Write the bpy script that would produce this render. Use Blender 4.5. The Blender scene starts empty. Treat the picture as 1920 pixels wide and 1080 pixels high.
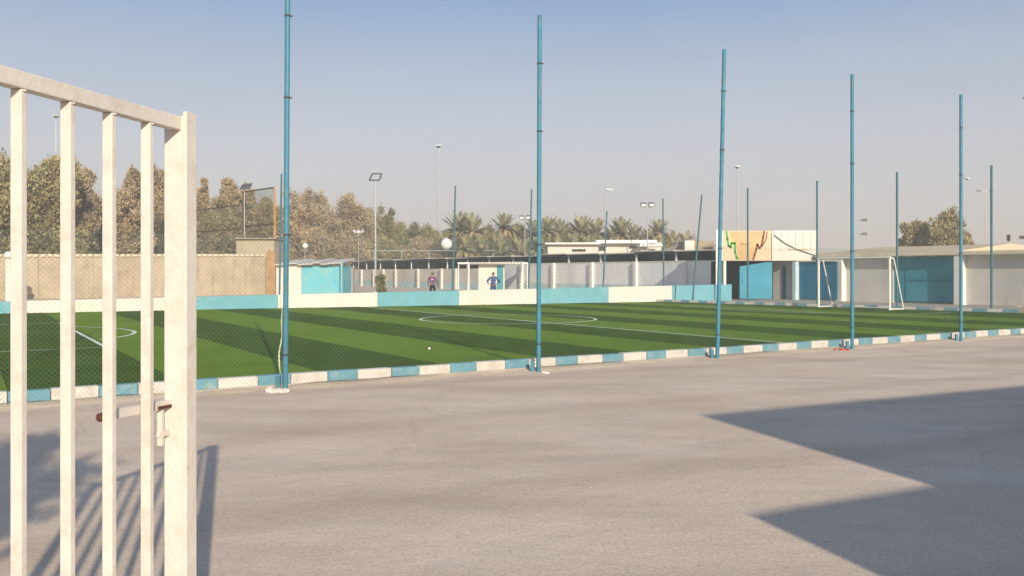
import bpy, bmesh, math, random
import numpy as np
from mathutils import Vector, Matrix
R = math.radians
random.seed(7); rng = np.random.default_rng(7)
scene = bpy.context.scene
C = scene.collection

# ---------------------------------------------------------------- camera, sky, sun, exposure
F, HY, CX, CH = 1641.0, 512.0, 960.0, 1.6          # focal length in photo pixels, horizon row, centre column, eye height
cam_d = bpy.data.cameras.new('camera'); cam = bpy.data.objects.new('camera', cam_d); C.objects.link(cam)
cam.location = (0, 0, CH); cam.rotation_euler = (R(90), 0, 0)
cam_d.sensor_width = 36; cam_d.lens = 36*F/1920; cam_d.shift_y = -28/1920
cam_d.clip_start = .05; cam_d.clip_end = 8000
scene.camera = cam

SUN_EL = 21.3
sun_az = math.atan2(.305, -.952)                    # compass angle of the sun, from +Y towards +X
world = bpy.data.worlds.new('World'); scene.world = world; world.use_nodes = True
nt = world.node_tree; nt.nodes.clear()
out = nt.nodes.new('ShaderNodeOutputWorld'); bg = nt.nodes.new('ShaderNodeBackground')
sky = nt.nodes.new('ShaderNodeTexSky'); sky.sky_type = 'NISHITA'; sky.sun_disc = False
sky.sun_elevation = R(SUN_EL); sky.sun_rotation = sun_az
sky.air_density = 1.0; sky.dust_density = 4.0; sky.ozone_density = 2.0
tc = nt.nodes.new('ShaderNodeTexCoord'); sep = nt.nodes.new('ShaderNodeSeparateXYZ')
nt.links.new(tc.outputs['Generated'], sep.inputs[0])
ramp = nt.nodes.new('ShaderNodeValToRGB')           # dusty desert air: veil colour by elevation, the same all round
nt.links.new(sep.outputs['Z'], ramp.inputs[0])
els = ramp.color_ramp.elements
els[0].position = 0.0; els[0].color = (4.35, 3.75, 3.15, 1)
els[1].position = 1.0; els[1].color = (.8, 1.4, 2.7, 1)
for p, c in ((.04, (3.95, 3.52, 3.2)), (.10, (3.5, 3.4, 3.45)), (.16, (3.05, 3.15, 3.5)), (.23, (2.35, 2.7, 3.35)), (.31, (1.2, 1.95, 3.3))):
    e = els.new(p); e.color = (*c, 1)
mx = nt.nodes.new('ShaderNodeMix'); mx.data_type = 'RGBA'; mx.inputs[0].default_value = .82
nt.links.new(sky.outputs[0], mx.inputs[6]); nt.links.new(ramp.outputs[0], mx.inputs[7])
hn = nt.nodes.new('ShaderNodeTexNoise'); hn.inputs['Scale'].default_value = 2.2; hn.inputs['Detail'].default_value = 4
hm = nt.nodes.new('ShaderNodeMapping'); hm.inputs['Scale'].default_value = (1, 1, 4); nt.links.new(tc.outputs['Generated'], hm.inputs[0]); nt.links.new(hm.outputs[0], hn.inputs['Vector'])
hr_ = nt.nodes.new('ShaderNodeMapRange'); hr_.inputs[1].default_value = .3; hr_.inputs[2].default_value = .7; hr_.inputs[3].default_value = .97; hr_.inputs[4].default_value = 1.03
hv = nt.nodes.new('ShaderNodeVectorMath'); hv.operation = 'SCALE'; nt.links.new(hn.outputs[0], hr_.inputs[0]); nt.links.new(hr_.outputs[0], hv.inputs['Scale'])
nt.links.new(mx.outputs[2], hv.inputs[0]); nt.links.new(hv.outputs[0], bg.inputs[0]); bg.inputs[1].default_value = .115
nt.links.new(bg.outputs[0], out.inputs[0])

sl = bpy.data.lights.new('sun', 'SUN'); sun = bpy.data.objects.new('sun', sl); C.objects.link(sun)
sl.energy = 3.7; sl.angle = R(.6); sl.color = (1, .885, .73)
to_sun = Vector((.305*math.cos(R(SUN_EL)), -.952*math.cos(R(SUN_EL)), math.sin(R(SUN_EL))))
sun.rotation_euler = to_sun.to_track_quat('Z', 'Y').to_euler(); sun.location = (5, -10, 20)

vs = scene.view_settings
scene.display_settings.display_device = 'sRGB'
vs.view_transform = 'Standard'; vs.look = 'None'; vs.gamma = 1; vs.exposure = .70; vs.use_curve_mapping = False
scene.cycles.max_bounces = 6; scene.cycles.transparent_max_bounces = 24; scene.cycles.volume_bounces = 0

# ---------------------------------------------------------------- coordinates
O = Vector((.43, 14.2, 0)); E1 = Vector((.848, .530, 0)); E2 = Vector((-.530, .848, 0)); UP = Vector((0, 0, 1))
def W(s, t, z=0.0): return O + E1*s + E2*t + UP*z           # pitch coordinates: s along the near kerb, t across
def ray(px, py=HY): return Vector(((px-CX)/F, 1, (HY-py)/F))
EYE = Vector((0, 0, CH))
def At(px, py, D): return EYE + ray(px, py)*D
def Gr(px, D): p = At(px, HY, D); p.z = 0; return p
def G(px, py, z=0.0): return At(px, py, F*(CH-z)/(py-HY))
def PS(px, py, S):
    d = ray(px, py); k = (S-(EYE-O).dot(E1))/d.dot(E1); return EYE+d*k
def ts(px, S): return (PS(px, HY, S)-O).dot(E2)             # t where the sight line of a column meets the plane s=S
def zs(px, py, S): return PS(px, py, S).z
def PL(px, A, B):                                           # sight line of a column on the ground line A-B
    u = (px-CX)/F; d = B-A; k = (u*A.y-A.x)/(d.x-u*d.y); return A+d*k

# ---------------------------------------------------------------- materials
def rgb(c): return (*c, 1)
def mat(name, col, rough=.8, var=.12, scale=6, bump=.0, bscale=None, dirt=None, dirt_amt=0, dscale=1.2, metal=0, spec=.3, streak=0):
    m = bpy.data.materials.new(name); m.use_nodes = True
    n = m.node_tree; bs = n.nodes['Principled BSDF']; L = n.links.new
    bs.inputs['Roughness'].default_value = rough; bs.inputs['Metallic'].default_value = metal
    bs.inputs['Specular IOR Level'].default_value = spec
    tcn = n.nodes.new('ShaderNodeTexCoord'); geo = n.nodes.new('ShaderNodeNewGeometry')
    src = geo.outputs['Position']
    no = n.nodes.new('ShaderNodeTexNoise'); no.inputs['Scale'].default_value = scale; no.inputs['Detail'].default_value = 5
    L(src, no.inputs['Vector'])
    mr = n.nodes.new('ShaderNodeMapRange'); mr.inputs[1].default_value = .3; mr.inputs[2].default_value = .7
    mr.inputs[3].default_value = 1-var; mr.inputs[4].default_value = 1+var
    L(no.outputs[0], mr.inputs[0])
    hs = n.nodes.new('ShaderNodeVectorMath'); hs.operation = 'SCALE'; hs.inputs[0].default_value = col
    L(mr.outputs[0], hs.inputs['Scale'])
    last = hs.outputs[0]
    if dirt:
        dn = n.nodes.new('ShaderNodeTexNoise'); dn.inputs['Scale'].default_value = dscale; dn.inputs['Detail'].default_value = 8
        dn.inputs['Roughness'].default_value = .65
        mp = n.nodes.new('ShaderNodeMapping'); mp.inputs['Scale'].default_value = (1, 1, .25 if streak else 1)
        L(src, mp.inputs[0]); L(mp.outputs[0], dn.inputs['Vector'])
        dr = n.nodes.new('ShaderNodeMapRange'); dr.inputs[1].default_value = .48; dr.inputs[2].default_value = .68
        dr.inputs[3].default_value = 0; dr.inputs[4].default_value = dirt_amt
        L(dn.outputs[0], dr.inputs[0])
        mxn = n.nodes.new('ShaderNodeMix'); mxn.data_type = 'RGBA'
        L(dr.outputs[0], mxn.inputs[0]); L(last, mxn.inputs[6]); mxn.inputs[7].default_value = rgb(dirt)
        last = mxn.outputs[2]
    L(last, bs.inputs['Base Color'])
    if bump:
        bn = n.nodes.new('ShaderNodeTexNoise'); bn.inputs['Scale'].default_value = bscale or scale*3; bn.inputs['Detail'].default_value = 6
        L(src, bn.inputs['Vector'])
        bu = n.nodes.new('ShaderNodeBump'); bu.inputs['Strength'].default_value = bump; bu.inputs['Distance'].default_value = .02
        L(bn.outputs[0], bu.inputs['Height']); L(bu.outputs[0], bs.inputs['Normal'])
    return m

M = {}
M['white_gate'] = mat('white_gate_paint', (.63, .585, .52), .45, .04, 9, .12, 60, (.42, .30, .21), .35, 11, spec=.4)
M['rust'] = mat('rust', (.09, .04, .028), .9, .4, 60, .3, 150)
M['teal_post'] = mat('teal_post_paint', (.045, .20, .29), .5, .15, 7, .05, 40, (.12, .19, .17), .75, 9)
M['far_post'] = mat('faded_blue_post', (.055, .14, .18), .6, .15, 5)
M['wire'] = mat('teal_wire', (.16, .24, .22), .6, .3, 3, metal=.2)
M['kerb_white'] = mat('kerb_white_paint', (.66, .61, .55), .85, .05, 8, .3, 60, (.42, .36, .29), .6, 6)
M['kerb_blue'] = mat('kerb_blue_paint', (.14, .31, .38), .85, .10, 8, .3, 60, (.42, .46, .44), .5, 7)
M['kerb_bare'] = mat('kerb_bare_concrete', (.40, .35, .27), .9, .12, 8, .3, 60)
M['wall_blue'] = mat('low_wall_blue_paint', (.15, .38, .44), .8, .07, 2, .2, 20, (.24, .44, .48), .6, 1.5)
M['wall_white'] = mat('low_wall_white_paint', (.72, .64, .57), .8, .04, 2, .2, 20, (.66, .56, .46), .5, 1.2)
M['line'] = mat('line_white', (.70, .74, .58), .9, .12, 12)
M['concrete'] = mat('weathered_concrete', (.42, .38, .32), .9, .12, 3, .3, 20, (.26, .22, .17), .5, 1)
M['tan_wall'] = mat('tan_block_wall', (.42, .345, .24), .95, .16, 1.4, .4, 8, (.52, .44, .32), .9, .9, streak=1)
M['cap_block'] = mat('pale_cap_block', (.68, .60, .44), .9)
M['tan_block'] = mat('tan_plaster', (.42, .355, .245), .95, .08, 1, .2, 8)
M['orange_wood'] = mat('orange_boards', (.40, .245, .12), .9, .2, 2, .3, 10, (.3, .17, .07), .6, 2, streak=1)
M['rail'] = mat('brown_steel', (.09, .06, .04), .7, .2, 4)
M['dark_steel'] = mat('dark_steel', (.05, .055, .06), .6, .2, 4)
M['mast'] = mat('galvanised_mast', (.40, .42, .42), .55, .1, 2, metal=.3)
M['white_plaster'] = mat('white_plaster', (.66, .61, .53), .85, .05, .8, .2, 9, (.58, .52, .43), .5, .5, streak=1)
M['cream'] = mat('cream_fascia', (.74, .66, .48), .8, .08, 1.5, .1, 9, (.5, .4, .26), .6, 1)
M['compound_pale'] = mat('pale_wall_plaster', (.82, .81, .78), .9, .06, .7, .3, 8, (.56, .56, .54), .5, .8, streak=1)
M['compound'] = mat('compound_wall_plaster', (.62, .59, .54), .9, .07, .7, .3, 8, (.42, .40, .36), .6, .8, streak=1)
M['compound_far'] = mat('far_wall_plaster', (.68, .62, .53), .9, .07, .7, .3, 8, (.42, .38, .32), .6, .8, streak=1)
M['pilaster'] = mat('pilaster_white_paint', (.76, .74, .68), .85, .05, 2)
M['pale_blue'] = mat('pale_blue_band', (.46, .64, .65), .9, .16, .9, .2, 9, (.60, .60, .55), .7, 1.4)
M['sky_blue'] = mat('bright_blue_door', (.03, .26, .37), .5, .10, 1.2, dirt=(.05, .30, .40), dirt_amt=.5)
M['deep_blue'] = mat('deep_blue_gate', (.015, .15, .26), .5, .15, 1.2)
M['teal_gate'] = mat('teal_gate_paint', (.035, .24, .30), .55, .12, .8, dirt=(.10, .30, .32), dirt_amt=.5)
M['hut_blue'] = mat('hut_blue_paint', (.14, .45, .52), .8, .07, 1, .1, 9, (.40, .52, .42), .7, .9)
M['shade'] = mat('painted_shade_black', (.008, .009, .008), 1, .3, 2, spec=0)  # near-black colour that paints the shade inside the shed and doorway
M['sheet'] = mat('pale_roof_sheet', (.62, .58, .50), .6, .1, 1, .1, 6, (.4, .36, .3), .5, 1)
M['sand_roof'] = mat('sand_roof_sheet', (.52, .43, .28), .9, .05, .5)
M['brown_roof'] = mat('brown_roof_tiles', (.32, .26, .18), .9, .15, 1)
M['glass_dark'] = mat('dark_glass', (.03, .03, .03), .2, .1, 1, spec=.6)
M['peach'] = mat('mural_peach', (.63, .48, .33), .85, .06, 1)
M['orange'] = mat('mural_orange', (.57, .37, .19), .85, .10, 1.2, dirt=(.64, .43, .23), dirt_amt=.7, dscale=.7)
M['green_paint'] = mat('mural_green', (.07, .36, .06), .8, .15, 3)
M['brown_paint'] = mat('mural_brown', (.25, .08, .03), .8, .25, 3)
M['tarmac'] = mat('grey_paving', (.36, .32, .26), .95, .08, .6, .3, 10)
M['pvc'] = mat('pale_conduit', (.62, .68, .45), .5, .1, 5)
M['red'] = mat('red_cloth', (.50, .07, .04), .9, .3, 20, .4, 60)
M['white_trash'] = mat('white_plastic', (.80, .76, .70), .5, .05, 20)
M['lamp_glass'] = mat('lamp_glass', (.55, .55, .52), .3, .05, 3)
M['white_metal'] = mat('white_goal_paint', (.80, .77, .68), .4, .04, 3, dirt=(.5, .42, .3), dirt_amt=.3, dscale=4)
M['tank'] = mat('white_tank', (.82, .78, .72), .5, .03, 2)
M['bark'] = mat('bark', (.17, .12, .075), .95, .3, 3, .4, 12)
M['palm_bark'] = mat('palm_bark', (.20, .14, .08), .95, .3, 5, .5, 14)
M['skin'] = mat('skin', (.28, .15, .09), .6, .05, 10)
M['hair'] = mat('black_hair', (.012, .010, .010), .7, .2, 20)
M['purple'] = mat('purple_shirt', (.15, .06, .13), .9, .08, 12)
M['black_cloth'] = mat('black_trousers', (.015, .015, .02), .9, .2, 10)
M['blue_cloth'] = mat('blue_trousers', (.03, .07, .20), .9, .2, 10)
M['black'] = mat('black_housing', (.02, .02, .02), .5, .1, 5)

def leafmat(name, a, b, c, scale=.6):
    m = bpy.data.materials.new(name); m.use_nodes = True; n = m.node_tree; L = n.links.new; bs = n.nodes['Principled BSDF']
    geo = n.nodes.new('ShaderNodeNewGeometry'); no = n.nodes.new('ShaderNodeTexNoise'); no.inputs['Scale'].default_value = scale; no.inputs['Detail'].default_value = 4
    L(geo.outputs['Position'], no.inputs['Vector'])
    add = n.nodes.new('ShaderNodeMath'); add.operation = 'MULTIPLY_ADD'; add.inputs[1].default_value = .22
    L(geo.outputs['Random Per Island'], add.inputs[0])
    sb = n.nodes.new('ShaderNodeMath'); sb.operation = 'SUBTRACT'; sb.inputs[1].default_value = .11; L(no.outputs[0], sb.inputs[0]); L(sb.outputs[0], add.inputs[2])
    r = n.nodes.new('ShaderNodeValToRGB'); L(add.outputs[0], r.inputs[0])
    r.color_ramp.elements[0].position = .3; r.color_ramp.elements[0].color = rgb(a)
    r.color_ramp.elements[1].position = .7; r.color_ramp.elements[1].color = rgb(c)
    e = r.color_ramp.elements.new(.5); e.color = rgb(b)
    L(r.outputs[0], bs.inputs['Base Color']); bs.inputs['Roughness'].default_value = .75; bs.inputs['Specular IOR Level'].default_value = .2
    return m
M['leaf_brown'] = leafmat('dry_brown_foliage', (.22, .165, .09), (.34, .265, .155), (.44, .355, .215))
M['leaf_olive'] = leafmat('olive_foliage', (.18, .15, .065), (.28, .24, .11), (.38, .33, .165))
M['leaf_green'] = leafmat('green_foliage', (.11, .115, .04), (.20, .19, .07), (.29, .265, .11))
M['leaf_palm'] = leafmat('palm_frond_green', (.13, .13, .06), (.25, .235, .12), (.40, .36, .20), 1.0)
M['leaf_dry'] = leafmat('dry_palm_frond', (.20, .15, .07), (.32, .25, .12), (.44, .35, .19), 1.0)

def net_material(name, col, alpha):
    m = bpy.data.materials.new(name); m.use_nodes = True; n = m.node_tree; L = n.links.new
    bs = n.nodes['Principled BSDF']; bs.inputs['Base Color'].default_value = rgb(col); bs.inputs['Roughness'].default_value = 1
    geo = n.nodes.new('ShaderNodeNewGeometry'); no = n.nodes.new('ShaderNodeTexNoise'); no.inputs['Scale'].default_value = .9; no.inputs['Detail'].default_value = 4
    L(geo.outputs['Position'], no.inputs['Vector'])
    mr = n.nodes.new('ShaderNodeMapRange'); mr.inputs[3].default_value = alpha-.2; mr.inputs[4].default_value = alpha+.2
    L(no.outputs[0], mr.inputs[0]); L(mr.outputs[0], bs.inputs['Alpha'])
    return m
M['net'] = net_material('green_shade_net', (.07, .09, .05), .36)

def turf_mat(name, a, b):
    m = bpy.data.materials.new(name); m.use_nodes = True; n = m.node_tree; L = n.links.new; bs = n.nodes['Principled BSDF']
    geo = n.nodes.new('ShaderNodeNewGeometry')
    fine = n.nodes.new('ShaderNodeTexNoise'); fine.inputs['Scale'].default_value = 55; fine.inputs['Detail'].default_value = 3
    big = n.nodes.new('ShaderNodeTexNoise'); big.inputs['Scale'].default_value = .55; big.inputs['Detail'].default_value = 6
    for q in (fine, big): L(geo.outputs['Position'], q.inputs['Vector'])
    md = n.nodes.new('ShaderNodeMath'); md.operation = 'MULTIPLY_ADD'; md.inputs[1].default_value = .55; L(fine.outputs[0], md.inputs[0])
    m2 = n.nodes.new('ShaderNodeMath'); m2.operation = 'MULTIPLY'; m2.inputs[1].default_value = .45; L(big.outputs[0], m2.inputs[0]); L(m2.outputs[0], md.inputs[2])
    r = n.nodes.new('ShaderNodeValToRGB'); L(md.outputs[0], r.inputs[0])
    r.color_ramp.elements[0].position = .32; r.color_ramp.elements[0].color = rgb(a)
    r.color_ramp.elements[1].position = .68; r.color_ramp.elements[1].color = rgb(b)
    dn = n.nodes.new('ShaderNodeTexNoise'); dn.inputs['Scale'].default_value = 1.7; dn.inputs['Detail'].default_value = 7; dn.inputs['Roughness'].default_value = .7; L(geo.outputs['Position'], dn.inputs['Vector'])
    dr = n.nodes.new('ShaderNodeMapRange'); dr.inputs[1].default_value = .50; dr.inputs[2].default_value = .78; dr.inputs[3].default_value = 0; dr.inputs[4].default_value = .22; L(dn.outputs[0], dr.inputs[0])
    dm = n.nodes.new('ShaderNodeMix'); dm.data_type = 'RGBA'; L(dr.outputs[0], dm.inputs[0]); L(r.outputs[0], dm.inputs[6]); dm.inputs[7].default_value = (.19, .20, .06, 1)
    L(dm.outputs[2], bs.inputs['Base Color']); bs.inputs['Roughness'].default_value = 1; bs.inputs['Specular IOR Level'].default_value = .03
    bu = n.nodes.new('ShaderNodeBump'); bu.inputs['Strength'].default_value = .5; bu.inputs['Distance'].default_value = .012
    L(fine.outputs[0], bu.inputs['Height']); L(bu.outputs[0], bs.inputs['Normal'])
    return m
M['turf_light'] = turf_mat('light_green_turf', (.105, .185, .008), (.185, .275, .018))
M['turf_dark'] = turf_mat('dark_green_turf', (.035, .074, .003), (.082, .128, .008))

def ground_mat():
    m = bpy.data.materials.new('sandy_ground'); m.use_nodes = True; n = m.node_tree; L = n.links.new; bs = n.nodes['Principled BSDF']
    geo = n.nodes.new('ShaderNodeNewGeometry')
    def noise(sc, det, stretch=(1, 1, 1), rot=0, rough=.6):
        mp = n.nodes.new('ShaderNodeMapping'); mp.inputs['Scale'].default_value = stretch; mp.inputs['Rotation'].default_value = (0, 0, rot)
        q = n.nodes.new('ShaderNodeTexNoise'); q.inputs['Scale'].default_value = sc; q.inputs['Detail'].default_value = det; q.inputs['Roughness'].default_value = rough
        L(geo.outputs['Position'], mp.inputs[0]); L(mp.outputs[0], q.inputs['Vector']); return q.outputs[0]
    def ramp(src, *stops):
        r = n.nodes.new('ShaderNodeValToRGB'); L(src, r.inputs[0])
        r.color_ramp.elements[0].position = stops[0][0]; r.color_ramp.elements[0].color = rgb(stops[0][1])
        r.color_ramp.elements[1].position = stops[-1][0]; r.color_ramp.elements[1].color = rgb(stops[-1][1])
        for p, c in stops[1:-1]: e = r.color_ramp.elements.new(p); e.color = rgb(c)
        return r.outputs[0]
    def mul(a, b, f=1):
        x = n.nodes.new('ShaderNodeMix'); x.data_type = 'RGBA'; x.blend_type = 'MULTIPLY'; x.inputs[0].default_value = f
        L(a, x.inputs[6]); L(b, x.inputs[7]); return x.outputs[2]
    base = ramp(noise(.35, 7), (.35, (.56, .445, .33)), (.5, (.605, .485, .37)), (.65, (.65, .53, .41)))
    track = ramp(noise(.8, 6, (.45, 1.3, 1), R(-32)), (.36, (.90, .89, .88)), (.5, (1, 1, 1)), (.66, (1.08, 1.08, 1.07)))
    grit = ramp(noise(38, 6, rough=.8), (.36, (.72, .70, .68)), (.5, (1, 1, 1)), (.7, (1.12, 1.12, 1.1)))
    spots = ramp(noise(5.5, 9, rough=.75), (.30, (.62, .58, .55)), (.40, (1, 1, 1)), (1, (1, 1, 1)))
    vm = n.nodes.new('ShaderNodeMapping'); vm.inputs['Scale'].default_value = (.16, .22, 1); wn = n.nodes.new('ShaderNodeTexNoise'); wn.inputs['Scale'].default_value = 1.3; wn.inputs['Detail'].default_value = 5
    L(geo.outputs['Position'], wn.inputs['Vector']); wa = n.nodes.new('ShaderNodeVectorMath'); wa.operation = 'MULTIPLY_ADD'; wa.inputs[1].default_value = (1.1, 1.1, 0)
    L(wn.outputs['Color'], wa.inputs[0]); L(geo.outputs['Position'], wa.inputs[2]); L(wa.outputs[0], vm.inputs[0])
    vo = n.nodes.new('ShaderNodeTexVoronoi'); vo.feature = 'DISTANCE_TO_EDGE'; vo.inputs['Scale'].default_value = 1; L(vm.outputs[0], vo.inputs['Vector'])
    crack = ramp(vo.outputs['Distance'], (.0, (.70, .67, .65)), (.003, (.95, .94, .94)), (.007, (1, 1, 1)))
    wv = n.nodes.new('ShaderNodeTexWave'); wm = n.nodes.new('ShaderNodeMapping'); wm.inputs['Rotation'].default_value = (0, 0, R(62)); wv.inputs['Scale'].default_value = .11
    wv.inputs['Distortion'].default_value = 5; wv.inputs['Detail'].default_value = 3; wv.inputs['Detail Scale'].default_value = .4; L(geo.outputs['Position'], wm.inputs[0]); L(wm.outputs[0], wv.inputs['Vector'])
    trk = ramp(wv.outputs[0], (.0, (.91, .90, .89)), (.12, (1, 1, 1)), (1, (1, 1, 1)))
    col = mul(mul(mul(mul(mul(base, track), grit), spots, .7), crack, .35), trk)
    L(col, bs.inputs['Base Color']); bs.inputs['Roughness'].default_value = .95; bs.inputs['Specular IOR Level'].default_value = .15
    b1 = n.nodes.new('ShaderNodeBump'); b1.inputs['Strength'].default_value = .36; b1.inputs['Distance'].default_value = .015
    L(noise(45, 6, rough=.75), b1.inputs['Height'])
    b2 = n.nodes.new('ShaderNodeBump'); b2.inputs['Strength'].default_value = .3; b2.inputs['Distance'].default_value = .07
    L(noise(1.6, 5), b2.inputs['Height']); L(b1.outputs[0], b2.inputs['Normal']); L(b2.outputs[0], bs.inputs['Normal'])
    return m
M['ground'] = ground_mat()

# ---------------------------------------------------------------- mesh helpers
class MB:
    def __init__(s): s.v = []; s.f = []
    def add(s, vs, fs):
        k = len(s.v); s.v += [Vector(v) for v in vs]; s.f += [tuple(i+k for i in f) for f in fs]; return s
    def hexa(s, b, t):                      # four bottom points, four top points
        return s.add(list(b)+list(t), [(3, 2, 1, 0), (4, 5, 6, 7), (0, 1, 5, 4), (1, 2, 6, 5), (2, 3, 7, 6), (3, 0, 4, 7)])
    def obox(s, o, ax, ay, az):             # corner and three edge vectors
        o = Vector(o); return s.hexa([o, o+ax, o+ax+ay, o+ay], [o+az, o+ax+az, o+ax+ay+az, o+ay+az])
    def box(s, x0, x1, y0, y1, z0, z1): return s.obox((x0, y0, z0), Vector((x1-x0, 0, 0)), Vector((0, y1-y0, 0)), Vector((0, 0, z1-z0)))
    def stbox(s, s0, s1, t0, t1, z0, z1): return s.obox(W(s0, t0, z0), E1*(s1-s0), E2*(t1-t0), UP*(z1-z0))
    def tube(s, p0, p1, r0, r1=None, n=8, cap=True):
        p0, p1 = Vector(p0), Vector(p1); r1 = r0 if r1 is None else r1
        d = (p1-p0).normalized(); a = d.orthogonal().normalized(); b = d.cross(a)
        vs = []
        for p, r in ((p0, r0), (p1, r1)):
            for i in range(n):
                q = 2*math.pi*i/n; vs.append(p+(a*math.cos(q)+b*math.sin(q))*r)
        fs = [(i, (i+1) % n, n+(i+1) % n, n+i) for i in range(n)]
        if cap: fs += [tuple(range(n-1, -1, -1)), tuple(range(n, 2*n))]
        return s.add(vs, fs)
    def path(s, pts, r, n=6):
        for a, b in zip(pts, pts[1:]): s.tube(a, b, r, n=n)
        return s
    def bar(s, p0, p1, w, h, up=UP):        # rectangular bar, centred
        p0, p1 = Vector(p0), Vector(p1); d = (p1-p0).normalized(); side = d.cross(up)
        if side.length < 1e-4: side = E1.copy()
        side.normalize(); u = side.cross(d).normalized()
        return s.obox(p0-side*w/2-u*h/2, side*w, p1-p0, u*h)
    def sphere(s, c, r, seg=12, rings=8, sq=(1, 1, 1)):
        c = Vector(c); k = len(s.v)
        for i in range(rings+1):
            th = math.pi*i/rings
            for j in range(seg):
                ph = 2*math.pi*j/seg
                s.v.append(c+Vector((math.sin(th)*math.cos(ph)*r*sq[0], math.sin(th)*math.sin(ph)*r*sq[1], math.cos(th)*r*sq[2])))
        for i in range(rings):
            for j in range(seg):
                s.f.append((k+i*seg+j, k+(i+1)*seg+j, k+(i+1)*seg+(j+1) % seg, k+i*seg+(j+1) % seg))
        return s
    def rock(s, c, r, seed):
        rr = random.Random(seed); k = len(s.v); c = Vector(c)
        bm = bmesh.new(); bmesh.ops.create_icosphere(bm, subdivisions=1, radius=1)
        for v in bm.verts: s.v.append(c+Vector((v.co.x*r*rr.uniform(.7, 1.2), v.co.y*r*rr.uniform(.7, 1.2), max(-.2*r, v.co.z*r*rr.uniform(.4, .75)))))
        s.f += [tuple(v.index+k for v in f.verts) for f in bm.faces]; bm.free(); return s
    def mesh(s, name, base=Vector((0, 0, 0)), m=None, smooth=False):
        me = bpy.data.meshes.new(name); me.from_pydata([tuple(v-base) for v in s.v], [], s.f); me.update()
        if m: me.materials.append(m)
        if smooth: me.polygons.foreach_set('use_smooth', [True]*len(me.polygons))
        return me
    def build(s, name, m, parent=None, smooth=False, bevel=0):
        base = parent['_base'] if parent is not None else (0, 0, 0)
        base = Vector(base)
        o = bpy.data.objects.new(name, s.mesh(name, base, m, smooth)); C.objects.link(o)
        if parent is not None: o.parent = parent; o['_base'] = tuple(base)
        else: o['_base'] = (0., 0., 0.)
        if bevel:
            b = o.modifiers.new('bevel', 'BEVEL'); b.width = bevel; b.segments = 2; b.limit_method = 'ANGLE'
        return o
def tag(o, label=None, cat=None, group=None, kind=None):
    if label: o['label'] = label
    if cat: o['category'] = cat
    if group: o['group'] = group
    if kind: o['kind'] = kind
    return o
def thing(name, loc, label=None, cat=None, group=None, kind=None):
    o = bpy.data.objects.new(name, None); o.empty_display_size = .3; C.objects.link(o); o.location = loc; o['_base'] = tuple(loc)
    return tag(o, label, cat, group, kind)
def single(mb, name, m, loc, label, cat, group=None, smooth=False, bevel=0):
    loc = Vector(loc); o = bpy.data.objects.new(name, mb.mesh(name, loc, m, smooth)); C.objects.link(o); o.location = loc
    if bevel:
        b = o.modifiers.new('bevel', 'BEVEL'); b.width = bevel; b.segments = 2; b.limit_method = 'ANGLE'
    return tag(o, label, cat, group)

def fbox(mb, x0, x1, y0, y1, D, depth): 
    a, b = At(x0, y1, D), At(x1, y0, D); return mb.box(a.x, b.x, D, D+depth, max(0, a.z) if y1 < HY else 0, b.z)

# ---------------------------------------------------------------- ground
def plane_grid(x0, x1, y0, y1, n, z):
    m = MB(); k = 0
    for i in range(n+1):
        for j in range(n+1): m.v.append(Vector((x0+(x1-x0)*i/n, y0+(y1-y0)*j/n, z)))
    for i in range(n):
        for j in range(n): a = i*(n+1)+j; m.f.append((a, a+n+1, a+n+2, a+1))
    return m
tag(plane_grid(-3000, 3000, -600, 5000, 6, 0).build('ground', M['ground']), 'pale sandy ground around the football pitch', kind='structure')

# ---------------------------------------------------------------- the pitch
ZT = .05
def end_s(t): return 25.0+(19-t)*.155               # the far right end is a little askew
def far_t(s): return 27.4-(s+16)*.04 if s < 4 else 26.6-(s-4)*.1126
pitch = thing('artificial_turf', W(0, 0, 0), 'green artificial turf laid in light and dark strips', kind='structure')
HALF = 7.5; SW = 2.13
k = 0
for i in range(-13, 10):
    a, b = HALF+i*SW, HALF+(i+1)*SW
    t0, t1 = .44, min(far_t(a), far_t(b))-.005
    m = MB()
    if a > 24: continue
    if b > end_s(25):                               # the strip cut by the end kerb
        m.hexa([W(a, t0, 0.004), W(end_s(t0)-.01, t0, .004), W(end_s(t1)-.01, t1, .004), W(min(a, end_s(t1)-.02), t1, .004)],
               [W(a, t0, ZT), W(end_s(t0)-.01, t0, ZT), W(end_s(t1)-.01, t1, ZT), W(min(a, end_s(t1)-.02), t1, ZT)])
    else:
        m.hexa([W(a+.004, t0, .004), W(b-.004, t0, .004), W(b-.004, t1, .004), W(a+.004, t1, .004)],
               [W(a+.004, t0, ZT), W(b-.004, t0, ZT), W(b-.004, t1, ZT), W(a+.004, t1, ZT)])
    m.build('turf_strip', M['turf_dark'] if i % 2 else M['turf_light'], pitch)
# painted lines, 4 mm above the turf
LZ = ZT+.004; LW = .10
def line_strip(pts, w=LW, closed=False):
    m = MB(); n = len(pts); P = [Vector(p) for p in pts]
    L, Rr = [], []
    for i, p in enumerate(P):
        a = P[i-1] if (i or closed) else p; b = P[(i+1) % n] if (i < n-1 or closed) else p
        d = (b-a).normalized(); nrm = Vector((-d.y, d.x, 0)); L.append(p+nrm*w/2); Rr.append(p-nrm*w/2)
    vs = L+Rr; fs = [(i, n+i, n+(i+1) % n, (i+1) % n) for i in range(n if closed else n-1)]
    return m.add(vs, fs)
def arc(cs, ct, r, a0, a1, n=40, z=LZ): return [W(cs+r*math.cos(R(a0+(a1-a0)*i/n)), ct+r*math.sin(R(a0+(a1-a0)*i/n)), z) for i in range(n+1)]
CT = 13.3
line_strip([W(HALF, .5, LZ), W(HALF, far_t(HALF)-.1, LZ)]).build('halfway_line', M['line'], pitch)
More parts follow.
